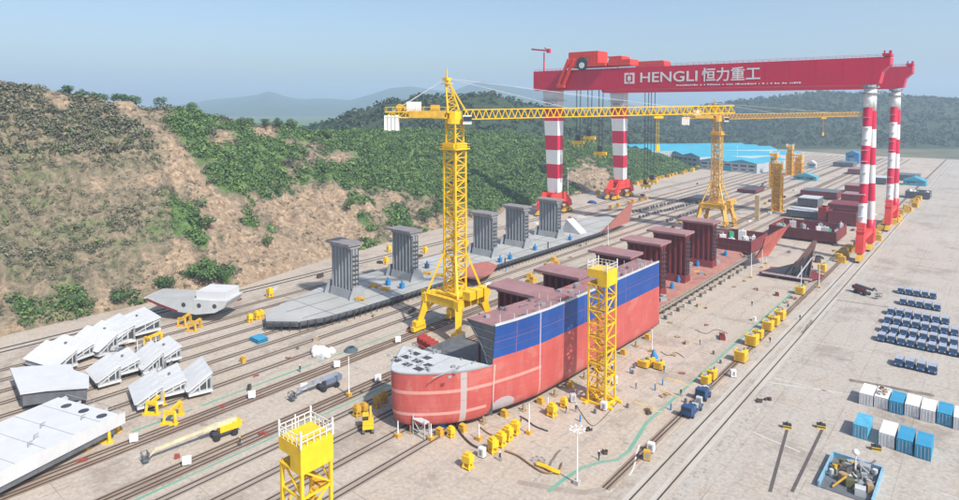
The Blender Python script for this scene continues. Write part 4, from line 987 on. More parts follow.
sawtooth(172, 387, H90 - .25, 15, 11, 3, 'stepped hull block at the front beside the green line, on yellow stands', 1.2, 3.0, 1.6)
# big white slab
A = Vector(G(104, 381, 5)); B = Vector(G(125, 410, 5)); Cq = Vector(G(46, 449, 5)); u_ = (B - Cq).normalized(); v_ = (A - B); wS = v_.length; ang = math.atan2(u_.y, u_.x)
t = thing('hull_side_block', 'large flat white hull block with oval openings at its end', 'hull block', (B.x, B.y, 0), ang, 'grey hull blocks laid out below the hill')
L_ = (B - Cq).length + 9
mb = MB(); mb.box(-L_, -1.6, 0, wS, 2.4, 5.0, 0); mb.box(-1.6, 0, 0, wS, 2.4, 2.6); mb.box(-1.6, 0, 0, .2, 2.6, 4.6); mb.box(-1.6, 0, wS - .2, wS, 2.6, 4.6); mb.build('plate_body', [PLATE], t)
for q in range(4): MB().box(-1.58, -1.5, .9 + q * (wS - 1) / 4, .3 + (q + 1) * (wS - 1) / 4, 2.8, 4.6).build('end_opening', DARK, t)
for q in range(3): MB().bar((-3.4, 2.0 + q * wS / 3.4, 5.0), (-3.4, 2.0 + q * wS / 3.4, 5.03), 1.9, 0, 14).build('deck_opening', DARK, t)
for q in range(5): MB().box(-1.5, -.1, .8 + q * (wS - 1.6) / 4, 1.0 + q * (wS - 1.6) / 4, 2.6, 4.5).build('end_flange', GRYL, t)
for k in range(5): MB().bar((-L_ + 4 + k * 5, .1, 5.01), (-L_ + 4 + k * 5, wS - .1, 5.01), .08).build('weld_seam', GRY, t)
for px_ in ((-6, 4), (-11, 8), (-16, 3.4), (-20, 9), (-14, 5)): MB().bar((*px_, 5.0), (*px_, 5.8), .16).bar((px_[0], px_[1], 5.8), (px_[0] + .8, px_[1], 5.8), .16).build('lifting_lug', GRY, t)
mb = MB(); mb.box(-L_, -2, .3, .6, 1.3, 2.4); mb.box(-L_, -2, wS - .6, wS - .3, 1.3, 2.4); mb.box(-L_, -2, wS / 2, wS / 2 + .3, 1.3, 2.4); mb.build('under_girder', MID, t)
q0 = Vector((*G(60, 376, 4.4), 0)); poly = [G(*q, 4.4) for q in ((20, 393), (46, 389.5), (89, 386.5), (89, 375), (74, 370), (71, 364), (30, 366), (10, 368))]
t = thing('hull_side_block', 'flat pale hull block with an open dark frame edge, behind the large white one', 'hull block', tuple(q0), 0, 'grey hull blocks laid out below the hill')
poly = [(x - q0.x, y - q0.y) for x, y in poly]; cxp = sum(p[0] for p in poly) / 8; cyp = sum(p[1] for p in poly) / 8
mb = MB(); mb.prism(poly, 4.0, 4.4); mb.build('plate_body', PLATE, t)
mb = MB(); mb.prism([(cxp + (x - cxp) * .93, cyp + (y - cyp) * .93) for x, y in poly], 1.3, 3.98); mb.build('web_frame', MID, t)
# boat-shaped block
c = G(196, 317); t = thing('curved_hull_block', 'boat-shaped grey hull block with a curved bottom on orange stands', 'hull block', (c[0], c[1], 0), .55, 'grey hull blocks laid out below the hill')
mb = MB(); prof = [(-14, 6.6), (-9, 4.6), (-3, 3.0), (3, 2.4), (9, 3.2), (12, 4.8), (13, 6.6)]
mb.ext(prof + [(13, 6.9), (-14, 6.9)], -4.5, 4.5, 'y', 0); mb.build('curved_shell', GRYL, t)
mb = MB(); mb.box(2.5, 12.0, -3.4, 4.2, 6.9, 9.2); mb.build('upper_box', PLATE, t)
mb = MB(); mb.box(-13.4, 2, -4.4, 4.4, 6.92, 7.0); mb.build('top_plate', P('grey_tank_top', (.4, .4, .4)), t)
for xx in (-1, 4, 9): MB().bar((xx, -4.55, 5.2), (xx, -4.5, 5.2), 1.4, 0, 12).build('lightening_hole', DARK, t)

mb = MB(); mb.ext([(-13.8, 6.3), (-9, 4.4), (-3, 2.8), (-3, 3.4), (-9, 5.2), (-13, 6.7)], -4.56, -4.5, 'y'); mb.build('edge_plate', MAR, t)
for (px, py, rz, lb, s, m) in ((182, 326, .5, 'orange support stand under the boat-shaped block, at its bow end', .9, YELD), (192, 331, .5, 'orange support stand under the middle of the boat-shaped block', .8, YELD), (112, 350, .2, 'yellow support stand under the stepped block at the hill foot', .9, YEL), (148, 348, .2, 'yellow post stand between the stepped hull blocks', 1.1, YEL),
                               (152, 414, .6, 'yellow angled stand under the front stepped block, near the white slab', 1.0, YEL), (170, 424, .6, 'yellow angled stand under the front stepped block, beside the green line', 1.0, YEL), (104, 442, .6, 'yellow angled stand at the open end of the white slab', 1.0, YEL), (82, 448, .5, 'rusty yellow stand under the middle of the white slab', .8, YELD), (54, 458, .5, 'rusty stand under the far end of the white slab', .8, P('rusty', (.3, .12, .07)))):
    yframe(px, py, rz, lb, s, m)
for k, (px, py, rz, lb) in enumerate(((118, 358, .3, 'dark web frame lying between the hill-foot block and the middle stepped block'), (150, 349, 1.2, 'open grey web frame behind the middle stepped block'), (158, 374, .9, 'open dark frame wedged between the two front stepped blocks'), (112, 366, -.4, 'small open frame beside the near end of the middle stepped block'))):
    c = G(px, py); t = thing('web_frame_section', lb, 'hull part', (c[0], c[1], 0), rz, 'loose web frames among the hull blocks')
    MB().box(-3.2, 3.2, -1.6, 1.6, .5, .8).build('base_plate', GRY, t)
    for q in range(5): MB().ext([(-1.5, .8), (1.5, .8), (1.2, 2.6 + .3 * (q % 2)), (-.6, 3.0)], -3 + q * 1.45, -2.8 + q * 1.45, 'x').build('web_plate', (MID, GRYL, GRY)[(q + k) % 3], t)
# low piles between the blocks
for (px, py, w, l, h, rz, m, nm, lb) in ((160, 352, 9, 5, .8, .3, GRYL, 'plate_stack', 'low pile of pale plates between the stepped hull blocks'), (192, 386, 7, 2.4, .25, .9, PLATE, 'steel_plate', 'pale loose steel plate lying past the end of the stepped blocks'),
                                      (191, 377, 8, .8, .4, .78, RAILM, 'steel_beam', 'brown steel beam lying on the berth by the stepped blocks'), (249, 388, 3, .8, .3, -.6, RAILM, 'steel_beam', 'short brown beam lying in the middle of the grey berth'),
                                      (243, 362, 1.4, 1, 1.2, 0, YELD, 'tool_box', 'small amber box on the berth beside the thin rails')):
    c = G(px, py); o = MB((c[0], c[1], 0)).cb((c[0], c[1], h / 2), (w, l, h), 0, rz); o.cb((c[0] + .3, c[1] + .1, h + .12), (w * .8, l * .7, .2), 0, rz + .1); tag(o.build(nm, m), lb, 'steel stock')

# ------------------------------------------------------------------ maroon hull blocks on the far berth
def hull_block(pa, pb, depth, h, label, mat=MAR, inside=True, topm=None, grp='maroon hull blocks on the far berth'):
    A, B = G(*pa), G(*pb); w = B[0] - A[0]; y0 = (A[1] + B[1]) / 2; t = thing('hull_block', label, 'hull block', (A[0] + w / 2, y0, 0), 0, grp); a = w / 2
    mb = MB(); z0 = .9; mb.box(-a, a, 0, .5, z0, h); mb.box(-a, a, depth - .5, depth, z0, h); mb.box(-a, -a + .5, .5, depth - .5, z0, h); mb.box(a - .5, a, .5, depth - .5, z0, h); mb.box(-a + .5, a - .5, .5, depth - .5, z0, z0 + .6); mb.build('outer_wall', mat, t)
    mb = MB(); n = max(4, int(w / 2.4))
    for k in range(n + 1): mb.box(-a + (w - .2) * k / n, -a + (w - .2) * k / n + .2, -.22, -.02, z0 + .1, h - .1)
    mb.box(-a, a, -.3, -.0, h - .35, h + .02); mb.box(-a, a, -.25, -.0, z0 + (h - z0) * .45, z0 + (h - z0) * .45 + .2); mb.build('stiffener', mat, t)
    if topm: mb = MB(); mb.box(-a + .05, a - .05, .05, depth - .05, h + .02, h + .18); mb.build('top_plate', topm, t)
    elif inside:
        rn = random.Random(int(w * 100)); 
        for k in range(int(w * depth / 60) + 3):
            mm = rn.choice((WHT, GRN, GRY, WHT, GRYL)); mb = MB(); hh = rn.uniform(.5, 1.0) * (h - z0) + .8
            xx = rn.uniform(-a + 2, a - 2); yy = rn.uniform(1.5, depth - 2); mb.cb((xx, yy, z0 + hh / 2), (rn.uniform(1.2, 3.6), rn.uniform(1, 3), hh), 0, rn.random()); mb.bar((xx, yy, z0 + hh), (xx, yy, z0 + hh + .8), .5, 0, 8); mb.build('machinery', mm, t)
    for k in range(2):
        for j in range(3): MB().cb((-a + 1.5 + (w - 3) * k, 1 + j * (depth - 2) / 2, .44), (1.6, 1.2, .86)).build('support_block', MID, t)
    return t
hull_block((767, 237.5), (837, 244), 26, 5.8, 'long maroon open-top block filled with white and green machinery')
hull_block((712, 250), (751, 256), 24, 6.2, 'maroon open block behind the red bulkheads, topped with white and green gear')
hull_block((798, 206), (817, 208.5), 16, 5.6, 'dark steel block with a grey lid beside the tall access tower', MID, topm=GRYL)
hull_block((801, 197), (836, 201), 18, 5.2, 'long flat dark block with a maroon rim, behind the grey-lidded one', MAR, topm=MID)
hull_block((818, 222), (826, 223), 9, 8.4, 'narrow upright bright red block between the maroon ones', P('fresh_red_primer', (.38, .035, .03), .6), False)
hull_block((828, 214), (862, 218), 20, 6.4, 'wide maroon block with closed top, beside the slender crane legs', MAR, topm=MAR)
hull_block((828, 224), (856, 227), 12, 7.4, 'maroon block with an open dark end, in front of the wide maroon one', MAR, False)
hull_block((841, 203), (862, 205), 16, 6.2, 'maroon block with a ribbed face, half behind the slender crane legs', MAR, topm=MARD)
hull_block((845, 193), (862, 195), 20, 6.0, 'small maroon block farthest down the row behind the slender legs', MAR, topm=MARD)
hull_block((786, 217), (818, 220), 14, 4.4, 'pale low block with a dark front behind the long machinery block', MID, topm=GRYL)
hull_block((848, 150 + 24), (866, 175.5), 26, 5, 'dusty red block in the distance by the blue gate', P('dusty_red', (.25, .08, .08)), topm=MARD)
hull_block((834, 166), (852, 168), 24, 4.6, 'dark container-like block on the far apron below the blue roof', MID, topm=MID)
hull_block((872, 184), (886, 185), 20, 5.5, 'grey block beyond the crane legs beside the far runway', MID, topm=GRYL)
hull_block((896, 180), (918, 182), 20, 5, 'dark grey block at the far apron edge under the teal shed', MID, topm=MID)
hull_block((737, 192.5), (756, 194), 22, 2.6, 'low dark maroon slab beyond the far tower crane', MAR, topm=P('dark_slab', (.08, .07, .09)))
hull_block((683, 202), (712, 205), 24, 2.4, 'low dark slab before the far tower crane mast', MID, topm=P('dark_slab', (.08, .07, .09)))
hull_block((905, 198), (930, 200), 14, 5, 'dark open block at the far apron with blue gear around it', MID)
# V-shaped open section
c = G(786, 279); t = thing('open_hull_section', 'dark keel section with a tall rusty fin standing open before the long block', 'hull block', (c[0], c[1], 0))
mb = MB(); mb.prism([(-9, -2), (8, -1), (11, 9), (2, 16), (-7, 10)], .8, 1.5); mb.build('bottom_plate', MAR, t)
mb = MB(); mb.ext([(-2, 1.5), (7.4, 1.5), (8.5, 11), (9.4, 15), (8, 15), (3, 7)], 3.0, 3.5, 'y'); mb.build('upright_fin', P('rusty_fin', (.35, .2, .16), .8), t)
mb = MB(); mb.add([(-8, 1, 1.6), (7.4, 1.5, 1.6), (8.2, 3, 12), (3, 4, 6)], [(0, 1, 2, 3)])
for k in range(5): mb.bar((-6 + k * 3, 0, 1.5), (-2 + k * 2.4, 3.2, 2.6 + k * 2), .4)
mb.build('inner_frame', DARK, t)
mb = MB(); mb.bar((-8, 9, 1.4), (10, 9, 3.2), .5); mb.bar((-8, -2, 1.6), (9, -1.5, 1.6), .5); mb.bar((4, -2, 1.5), (8, 3, 9), .4); mb.build('edge_beam', GRYL, t)

# rows of keel blocks on the empty berths
def blockrow(a, b, n, label, grp, m=MID, s=(1.2, 1.0, 1.3), nm='keel_block', j=.5, top=None):
    A, B = Vector(G(*a)), Vector(G(*b)); src = None
    for k in range(n):
        p = A.lerp(B, k / max(1, n - 1)) + Vector((random.uniform(-j, j), random.uniform(-j, j)))
        if src is None:
            mb = MB(); mb.cb((0, 0, s[2] / 2), s); mb.cb((0, 0, s[2] + .12), (s[0] * .7, s[1] * .75, .24)); mb.cb((.05, 0, .1), (s[0] * 1.25, s[1] * 1.2, .2)); src = mb.build(nm, m); tag(src, label % ordw(k) if '%s' in label else label, 'keel block', grp); src.location = (*p, 0)
        else:
            o = src.copy(); C.objects.link(o); o.location = (*p, 0); o.rotation_euler = (0, 0, random.uniform(-.3, .3)); o['label'] = label % ordw(k) if '%s' in label else label
blockrow((634, 213), (685, 200), 20, 'dark keel block in the first row on the empty far berth', 'first row of keel blocks on the empty berth')
blockrow((640, 218), (694, 204), 20, 'dark keel block in the second row on the empty far berth', 'second row of keel blocks on the empty berth')
blockrow((668, 222), (700, 211), 14, 'dark keel block in the short row beside the red bulkheads', 'short row of keel blocks beside the bulkheads')
blockrow((696, 217), (722, 196), 12, 'grey keel block in the row running under the far tower crane', 'row of keel blocks under the far crane', GRYL)
blockrow((755, 193), (765, 183), 8, 'small keel block on the berth by the amber towers', 'keel blocks by the amber towers')

# yellow ballast weights along the yard's hill side
blockrow((598, 194), (690, 172), 18, 'yellow weight in the line along the hill foot, %s from the second crane', 'yellow weights along the hill foot', YELD, (3.0, 2.6, 2.6), 'ballast_weight', 1.6)
blockrow((692, 171), (768, 148), 20, 'faded yellow weight in the far line towards the blue halls, %s along', 'far yellow weights by the blue halls', OCH, (3.4, 3.4, 3.2), 'ballast_weight', 2)

def genset(px, py, s, label, rz=0, m=None):
    c = G(px, py); t = thing('generator_cabinet', label, 'generator', (c[0], c[1], 0), rz, 'yellow generator cabinets beside the crane runway')
    mb = MB(); mb.box(-s[0] / 2, s[0] / 2, -s[1] / 2, s[1] / 2, .3, s[2]); mb.box(-s[0] / 2 - .08, s[0] / 2 + .08, -s[1] / 2 - .08, s[1] / 2 + .08, s[2], s[2] + .12); mb.build('cabinet', m or YEL, t)
    mb = MB(); mb.box(-s[0] / 2 + .1, s[0] / 2 - .1, -s[1] / 2 + .1, s[1] / 2 - .1, 0, .3); mb.build('skid', DARK, t)
    mb = MB()
    for k in range(4): mb.box(s[0] / 2 + .01, s[0] / 2 + .05, -s[1] / 2 + .3, s[1] / 2 - .3, .7 + k * .35, .85 + k * .35)
    mb.build('vent_grille', YELD, t); MB().box(-s[0] * .3, s[0] * .3, -s[1] / 2 - .05, -s[1] / 2 - .01, .5, s[2] * .8).build('door', YELD, t); MB().bar((s[0] * .2, s[1] * .2, s[2] + .1), (s[0] * .2, s[1] * .2, s[2] + .7), .28, 0, 8).build('exhaust', DARK, t); MB().box(-s[0] * .35, s[0] * .1, -s[1] * .3, s[1] * .3, s[2] + .13, s[2] + .3).build('roof_hatch', GRY, t)
    return t
for px, py, s, lb in ((741, 361, (2.6, 3.0, 2.7), 'first of the yellow cabinets by the rail, with a cable reel behind it'), (752, 345, (2.8, 3.2, 2.8), 'second yellow cabinet by the rail, largest of the row'), (758, 338, (2.4, 2.4, 2.2), 'third yellow cabinet, close behind the largest one'),
                      (768, 330, (2.6, 3.0, 2.6), 'fourth yellow cabinet in the row by the rail'), (774, 325, (2.6, 3.0, 2.6), 'fifth yellow cabinet, touching the fourth one'), (780, 319, (2.6, 3.4, 2.6), 'sixth and last yellow cabinet of the close row'),
                      (800, 294, (2.6, 2.8, 2.5), 'lone yellow cabinet farther up beside the rail'), (822, 272, (2.6, 3.0, 3.0), 'yellow cabinet next to the white post near the keel section'),
                      (706, 384, (1.7, 2.2, 2.0), 'low yellow generator nearer the dark cart, first of two'), (712, 379, (1.7, 2.4, 2.2), 'low yellow generator behind its twin by the green line'),
                      (659, 369, (2.0, 2.0, 1.8), 'amber block on the apron beside the small blue tank'), (644, 367, (2.4, 2.2, 1.7), 'amber crate on the apron near the hull end'), (649, 365, (2.2, 2.2, 1.7), 'second amber crate beside the blue tank')):
    genset(px, py, s, lb)
blockrow((836, 262), (868, 238), 14, 'amber weight in the cluster before the slender crane legs, %s along the rail', 'amber weights before the slender legs', YELD, (2.6, 2.4, 2.4), 'ballast_weight', 2)
blockrow((872, 240), (925, 196), 22, 'amber weight beside the runway beyond the slender legs, %s along', 'amber weights beyond the slender legs', YELD, (3.2, 3, 2.6), 'ballast_weight', 2.2)
blockrow((612, 208), (648, 199), 6, 'amber weight by the base of the second crane, %s along the rail', 'amber weights by the second crane base', YELD, (2.2, 2.2, 1.8), 'ballast_weight', 2)
blockrow((500, 300), (556, 262), 12, 'amber block between the two ships, %s from the tower crane', 'amber blocks between the two ships', YELD, (2, 2, 1.6), 'keel_block', 2)
# yellow jack stands: legs and a head
def jack(px, py, label, grp, s=1.0, m=YEL):
    c = G(px, py); t = thing('jack_stand', label, 'jack stand', (c[0], c[1], 0), random.uniform(-.3, .3), grp)
    mb = MB(); mb.box(-.8 * s, .8 * s, -.7 * s, .7 * s, 1.1 * s, 2.3 * s); mb.box(-.5 * s, .5 * s, -.45 * s, .45 * s, 2.3 * s, 2.7 * s); mb.build('jack_head', m, t)
    for a in (-.55, .55):
        for b_ in (-.45, .45): MB().bar((a * s, b_ * s, 1.2 * s), (a * 1.2 * s, b_ * 1.2 * s, 0), .3 * s).build('leg', m, t)
    mb = MB(); mb.box(-.85 * s, .85 * s, -.75 * s, .75 * s, .25, .4); mb.build('lower_brace', m, t)
    return t
for i, (px, py) in enumerate(((468, 468), (493, 452), (501, 446), (508, 440), (515, 434), (552, 416), (564, 407), (451, 437))): jack(px, py, f'yellow jack stand on the apron before the red hull, {ordw(i)} from the bottom corner' if i < 5 else ('yellow jack stand beside the two workers near the hull', 'amber jack stand at the foot of the stair tower', 'low yellow stand tight under the bow')[i - 5], 'yellow jack stands before the red hull', 1.05 if i < 6 else .8)
for i, (px, py) in enumerate(((357, 416), (364, 414), (377, 407), (384, 402))): jack(px, py, f'amber stand in the bow shadow, {ordw(i)} from the open yard', 'amber stands in the bow shadow', .9, YELD)
for i, (px, py) in enumerate(((250, 322), (257, 319), (261, 318))): jack(px, py, f'yellow block stand beside the grey ship tip, {ordw(i)} of three', 'yellow stands by the grey ship tip', .95)
jack(270, 297, 'yellow cabinet-like stand alone at the hill foot above the grey ship tip', 'yellow stands along the hill track', 1.2)
for i, (px, py) in enumerate(((389, 252), (386, 264), (360, 248), (425, 253), (415, 238), (466, 246))): jack(px, py, f'small yellow stand along the track behind the grey bulkheads, {ordw(i)} of six', 'small yellow stands behind the bulkheads', 1.1)

# containers
def container(x, y, mat, label, junk=False, grp='shipping containers in the apron rows'):
    t = thing('shipping_container', label, 'container', (x, y, 0), 0, grp); mb = MB(); w, l, h = 2.44, 6.06, 2.6; n = 14; pr = []
    for k in range(n):
        a = y0 = l * k / n; pr += [a + .02, a + l / n * .35, a + l / n * .5, a + l / n * .85]
    for sx in (0, 1):
        pts = []
        for k in range(n * 4): 
            dx = (0, 0, .06, .06)[k % 4]; X = dx if sx == 0 else w - dx; pts.append([(X, pr[k], .15), (X, pr[k], h - .1)])
        mb.grid(pts)
    mb.box(.02, w - .02, l - .06, l, .15, h - .1); mb.box(0, w, 0, l, 0.02, .15); mb.box(0, w, 0, l, h - .1, h)
    for X in (0, w - .12):
        for Y in (0, l - .12): mb.box(X - .01, X + .13, Y - .01, Y + .13, 0, h + .02)
    for k in range(10): mb.box(.15, w - .15, .3 + k * .58, .55 + k * .58, h, h + .03)
    mb.build('container_body', mat, t)
    for X in (.12, 1.24):
        mb = MB(); mb.box(X, X + 1.08, .02, .07, .2, h - .15); 
        mb.build('door', mat, t)
        mb = MB()
        for q in (.25, .8): mb.bar((X + q, -.02, .25), (X + q, -.02, h - .2), .06)
        mb.build('lock_rod', GRYL, t)
    if junk:
        for k in range(7):
            mb = MB(); mb.cb((.4 + random.random() * 1.6, 1 + random.random() * 4, h + .2), (.7, .9, .3), 0, random.random()); mb.build('roof_junk', (WOOD, P('rusty', (.3, .12, .07)), GRYL)[k % 3], t)
    return t
for i, (m, lb, jk) in enumerate(((WHT, 'white shipping container at the open end of the upper row', 0), (WHT, 'white shipping container with rusty scrap on its roof', 1), (SKYB, 'blue shipping container beside the scrap-topped white one in the upper row', 0), (WHT, 'white shipping container next to the blue one, at the photo edge', 0), (WHT, 'white container after the edge pair in the upper row', 0), (SKYB, 'blue container second to last in the upper row', 0), (WHT, 'white container ending the upper row by the border', 0))):
    container(-21.8 + i * 2.72, 154.4 + .35 * (i % 2), m, lb, jk)
for i, (m, lb) in enumerate(((P('pale_container_blue', (.10, .42, .62), .5), 'light blue shipping container at the open end of the lower row'), (WHT, 'white shipping container between two blue ones in the lower row'), (SKYB, 'deep blue shipping container following the white one in the lower row'), (SKYB, 'blue container with faded side at the lower row end'))):
    container(-20.4 + i * 2.85 + (1.5 if i else 0), 138.2 - .3 * i, m, lb)

# small vans parked in rows
def van(loc, rz, label, grp):
    t = thing('parked_van', label, 'van', loc, rz, grp)
    mb = MB(); prof = [(-2.1, .35), (2.1, .35), (2.15, .9), (1.75, 1.05), (1.2, 1.75), (-1.9, 1.8), (-2.15, 1.1)]
    mb.ext(prof, -.85, .85, 'x'); mb.build('body', NAVY, t)
    MB().box(-.80, .80, -1.85, 1.15, 1.8, 1.9).build('roof_panel', LILAC, t)
    mb = MB(); mb.add([(-.75, 1.78, 1.12), (.75, 1.78, 1.12), (.72, 1.27, 1.7), (-.72, 1.27, 1.7)], [(0, 1, 2, 3)]); 
    for sx in (-.86, .86): mb.add([(sx, -1.7, 1.15), (sx, 1.3, 1.15), (sx, 1.0, 1.65), (sx, -1.7, 1.65)], [(0, 1, 2, 3)])
    mb.add([(-.75, -2.16, 1.15), (.75, -2.16, 1.15), (.72, -1.98, 1.7), (-.72, -1.98, 1.7)], [(0, 1, 2, 3)]); mb.build('window', GLASS, t)
    for sy in (-1.35, 1.35):
        for sx in (-.8, .8): MB().bar((sx - .12, sy, .33), (sx + .12, sy, .33), .66, 0, 12).build('wheel', TIRE, t)
    for sx in (-.6, .6): MB().cb((sx, 2.16, .75), (.28, .06, .16)).build('headlight', WHT, t)
    return t
proto = None; rows = [((877, 340), 9, 'lowest full row'), ((880.5, 331.5), 8, 'second row from the containers'), ((884, 322.5), 8, 'third row from the containers'), ((887, 314), 7, 'fourth row from the containers'), ((899, 304), 5, 'fifth row from the containers'), ((897, 293), 5, 'highest row on the apron'), ((894, 365), 4, 'short row nearest the containers')]
for (px, py), n, rn_ in rows:
    x, y = G(px, py)
    for k in range(n):
        loc = (x + 1 + k * 2.25, y + 1 + random.uniform(-.2, .2), 0); lb = f'small navy van with pale roof, {ordw(k)} in the {rn_}'.replace('nearest', 'close to')
        if proto is None: proto = van(loc, math.pi, lb, 'navy vans parked on the apron')
        else: dup(proto, loc, math.pi + random.uniform(-.04, .04), lb)

# boom lifts and vehicles
def boom_lift(px, py, rz, label, m, m2, reach=13, hb=2.2):
    c = G(px, py); t = thing('boom_lift', label, 'boom lift', (c[0], c[1], 0), rz); mb = MB()
    mb.box(-2.2, 2.2, -.9, .9, .7, 1.2); mb.build('chassis', DARK, t)
    for sx in (-1.7, 1.7):
        for sy in (-1.15, 1.15): MB().bar((sx, sy - .25, .6), (sx, sy + .25, .6), 1.2, 0, 14).build('wheel', TIRE, t)
    mb = MB(); mb.box(-1.0, 2.8, -1.0, 1.0, 1.25, 2.3); mb.box(1.6, 3.2, -.95, .95, 1.35, 2.5); mb.build('turntable', m, t)
    mb = MB(); mb.bar((2.4, 0, 2.7), (-4, 0, 2.5), .75); mb.bar((-4, 0, 2.5), (-reach + 1.5, 0, hb), .48); mb.bar((-reach + 1.5, 0, hb), (-reach + .5, 0, hb - .9), .35); mb.build('boom', m2, t)
    mb = MB(); X = -reach
    for z in (.9, 1.9):
        for a, b_ in (((-.5, -1), (-.5, 1)), ((.5, -1), (.5, 1)), ((-.5, -1), (.5, -1)), ((-.5, 1), (.5, 1))): mb.bar((X + a[0], a[1], z), (X + b_[0], b_[1], z), .1)
    for a in (-.5, .5):
        for b_ in (-1, 0, 1): mb.bar((X + a, b_, .8), (X + a, b_, 1.9), .09)
    mb.box(X - .5, X + .5, -1, 1, .75, .85); mb.cb((X + .45, 0, 1.6), (.2, .8, .7)); mb.build('work_basket', MID, t)
    return t
a_, b_ = Vector(G(224, 436)), Vector(G(178, 452)); ang = math.atan2(*(a_ - b_).yx)
boom_lift(224, 436, ang, 'yellow boom lift with its arm stretched low between the two tracks', YEL, P('pale_boom', (.62, .55, .36)), 14, 1.9)
a_, b_ = Vector(G(328, 388)), Vector(G(296, 400)); ang = math.atan2(*(a_ - b_).yx)
boom_lift(328, 388, ang, 'grey-blue boom lift parked between the tracks before the grey ship', P('slate_blue', (.15, .19, .26)), P('slate_boom', (.28, .31, .36)), 9, 2.0)
boom_lift(862, 294, 2.6, 'dark maroon boom lift standing alone on the open apron', MAR, MID, 6, 3.4)
c = G(368, 430); t = thing('compact_excavator', 'amber tracked machine in the shadow of the bow', 'work machine', (c[0], c[1], 0), .9)
for s_ in (-.9, .9):
    MB().ext([(-1.7, .1), (1.7, .1), (2, .5), (1.7, .9), (-1.7, .9), (-2, .5)], s_ - .25, s_ + .25, 'x').build('track', DARK, t)
mb = MB(); mb.box(-1.1, 1.1, -1.8, 1.3, 1.0, 1.9); mb.box(-1.05, 1.05, -1.9, -.6, 1.9, 2.3); mb.build('body', YEL, t)
mb = MB(); mb.box(-1.0, .1, -.3, 1.1, 1.9, 3.0); mb.build('cab', GLASS, t); mb = MB(); mb.box(-1.05, .15, -.4, 1.2, 3.0, 3.12); mb.build('cab_roof', YEL, t)
mb = MB(); mb.bar((.6, 1.2, 1.7), (.6, 3.2, 3.2), .4); mb.bar((.6, 3.2, 3.2), (.6, 4.3, 1.2), .32); mb.cb((.6, 4.3, .8), (.9, .7, .8)); mb.build('digging_arm', YELD, t)
def cart(px, py, label, L=5.5, rz=.0):
    c = G(px, py); t = thing('transport_cart', label, 'work vehicle', (c[0], c[1], 0), rz, 'dark carts beside the crane rail'); mb = MB(); mb.box(-1.2, 1.2, -L / 2, L / 2, .7, 1.1); mb.build('flatbed', NAVY, t)
    mb = MB(); mb.box(-1.1, 1.1, -L / 2, -L / 2 + 1.6, 1.1, 2.5); mb.build('cab', NAVY, t); mb = MB(); mb.box(-.95, .95, -L / 2 - .04, -L / 2 - .01, 1.7, 2.3); mb.build('windscreen', GLASS, t)
    for k in range(4): MB().cb((random.uniform(-.6, .6), -L / 2 + 2.3 + k * .9, 1.5), (1.2, .8, .8), 0, random.random()).build('cargo', (MID, NAVY, GRYL, MID)[k], t)
    for sy in (-L / 3, L / 3):
        for sx in (-1.05, 1.05): MB().bar((sx - .15, sy, .42), (sx + .15, sy, .42), .84, 0, 12).build('wheel', TIRE, t)
cart(692, 413, 'navy flatbed cart loaded with gear on the rail strip', 6.5); cart(703, 398, 'smaller dark cart with its load, ahead of the navy flatbed', 3.6)

# light poles
def light_pole(px, py, h, label, head=True, m=WHT):
    c = G(px, py); t = thing('light_pole', label, 'light pole', (c[0], c[1], 0), 0, 'white light poles in the yard')
    MB().bar((0, 0, 0), (0, 0, h), .34, 0, 8, .2).build('pole', m, t); MB().cb((0, 0, .35), (1.0, 1.0, .7)).build('footing', CONC if head else YELD, t)
    if head:
        mb = MB()
        for k in range(8): a = k * math.pi / 4; mb.bar((0, 0, h), (1.15 * math.cos(a), 1.15 * math.sin(a), h + .1), .07)
        for k in range(16): a = k * math.pi / 8; b_ = a + math.pi / 8; mb.bar((1.15 * math.cos(a), 1.15 * math.sin(a), h + .1), (1.15 * math.cos(b_), 1.15 * math.sin(b_), h + .1), .07)
        br = mb.build('lamp_ring', m, t)
        for k in range(8): a = k * math.pi / 4; MB().cb((1.25 * math.cos(a), 1.25 * math.sin(a), h + .2), (.32, .26, .22), 0, a).build('lamp_head', WHT, br)
    return t
light_pole(577, 484, 9.5, 'tall white light pole with ring of lamps at the bottom edge beside the green line')
light_pole(349, 396, 9.0, 'white light pole with a yellow footing beside the bow shadow', False)
light_pole(568, 203, 23, 'white light pole between the two striped wide legs')
light_pole(737, 168, 22, 'thin white light pole before the blue halls')
light_pole(695, 163, 18, 'thin white light pole at the edge of the blue halls')
light_pole(529, 434, 6.2, 'bare white post on the apron before the bow', False)
light_pole(801, 290, 8.5, 'bare white post behind the lone yellow cabinet', False); light_pole(819, 288, 8.5, 'bare white post by the yellow cabinet near the keel section', False)
light_pole(751, 278, 9.5, 'white prop post under the curved side plate, first of three', False); light_pole(762, 268, 11, 'white prop post under the curved side plate, second of three', False); light_pole(766, 264, 11.5, 'white prop post under the curved side plate, third of three', False)
light_pole(652, 352, 6, 'brown-topped white post standing at the end of the red hull', False); light_pole(475, 374, 7.5, 'dark mast post inside the open bow hold', False, DARK); light_pole(608, 246, 10, 'white post beside the pointed pink side plate', False)
for i, (px, py) in enumerate(((398, 437), (479, 440), (548, 412), (431, 440))): light_pole(px, py, 3.2, f'short pale prop post along the hull foot, {ordw(i)} from the bow tip' , False)

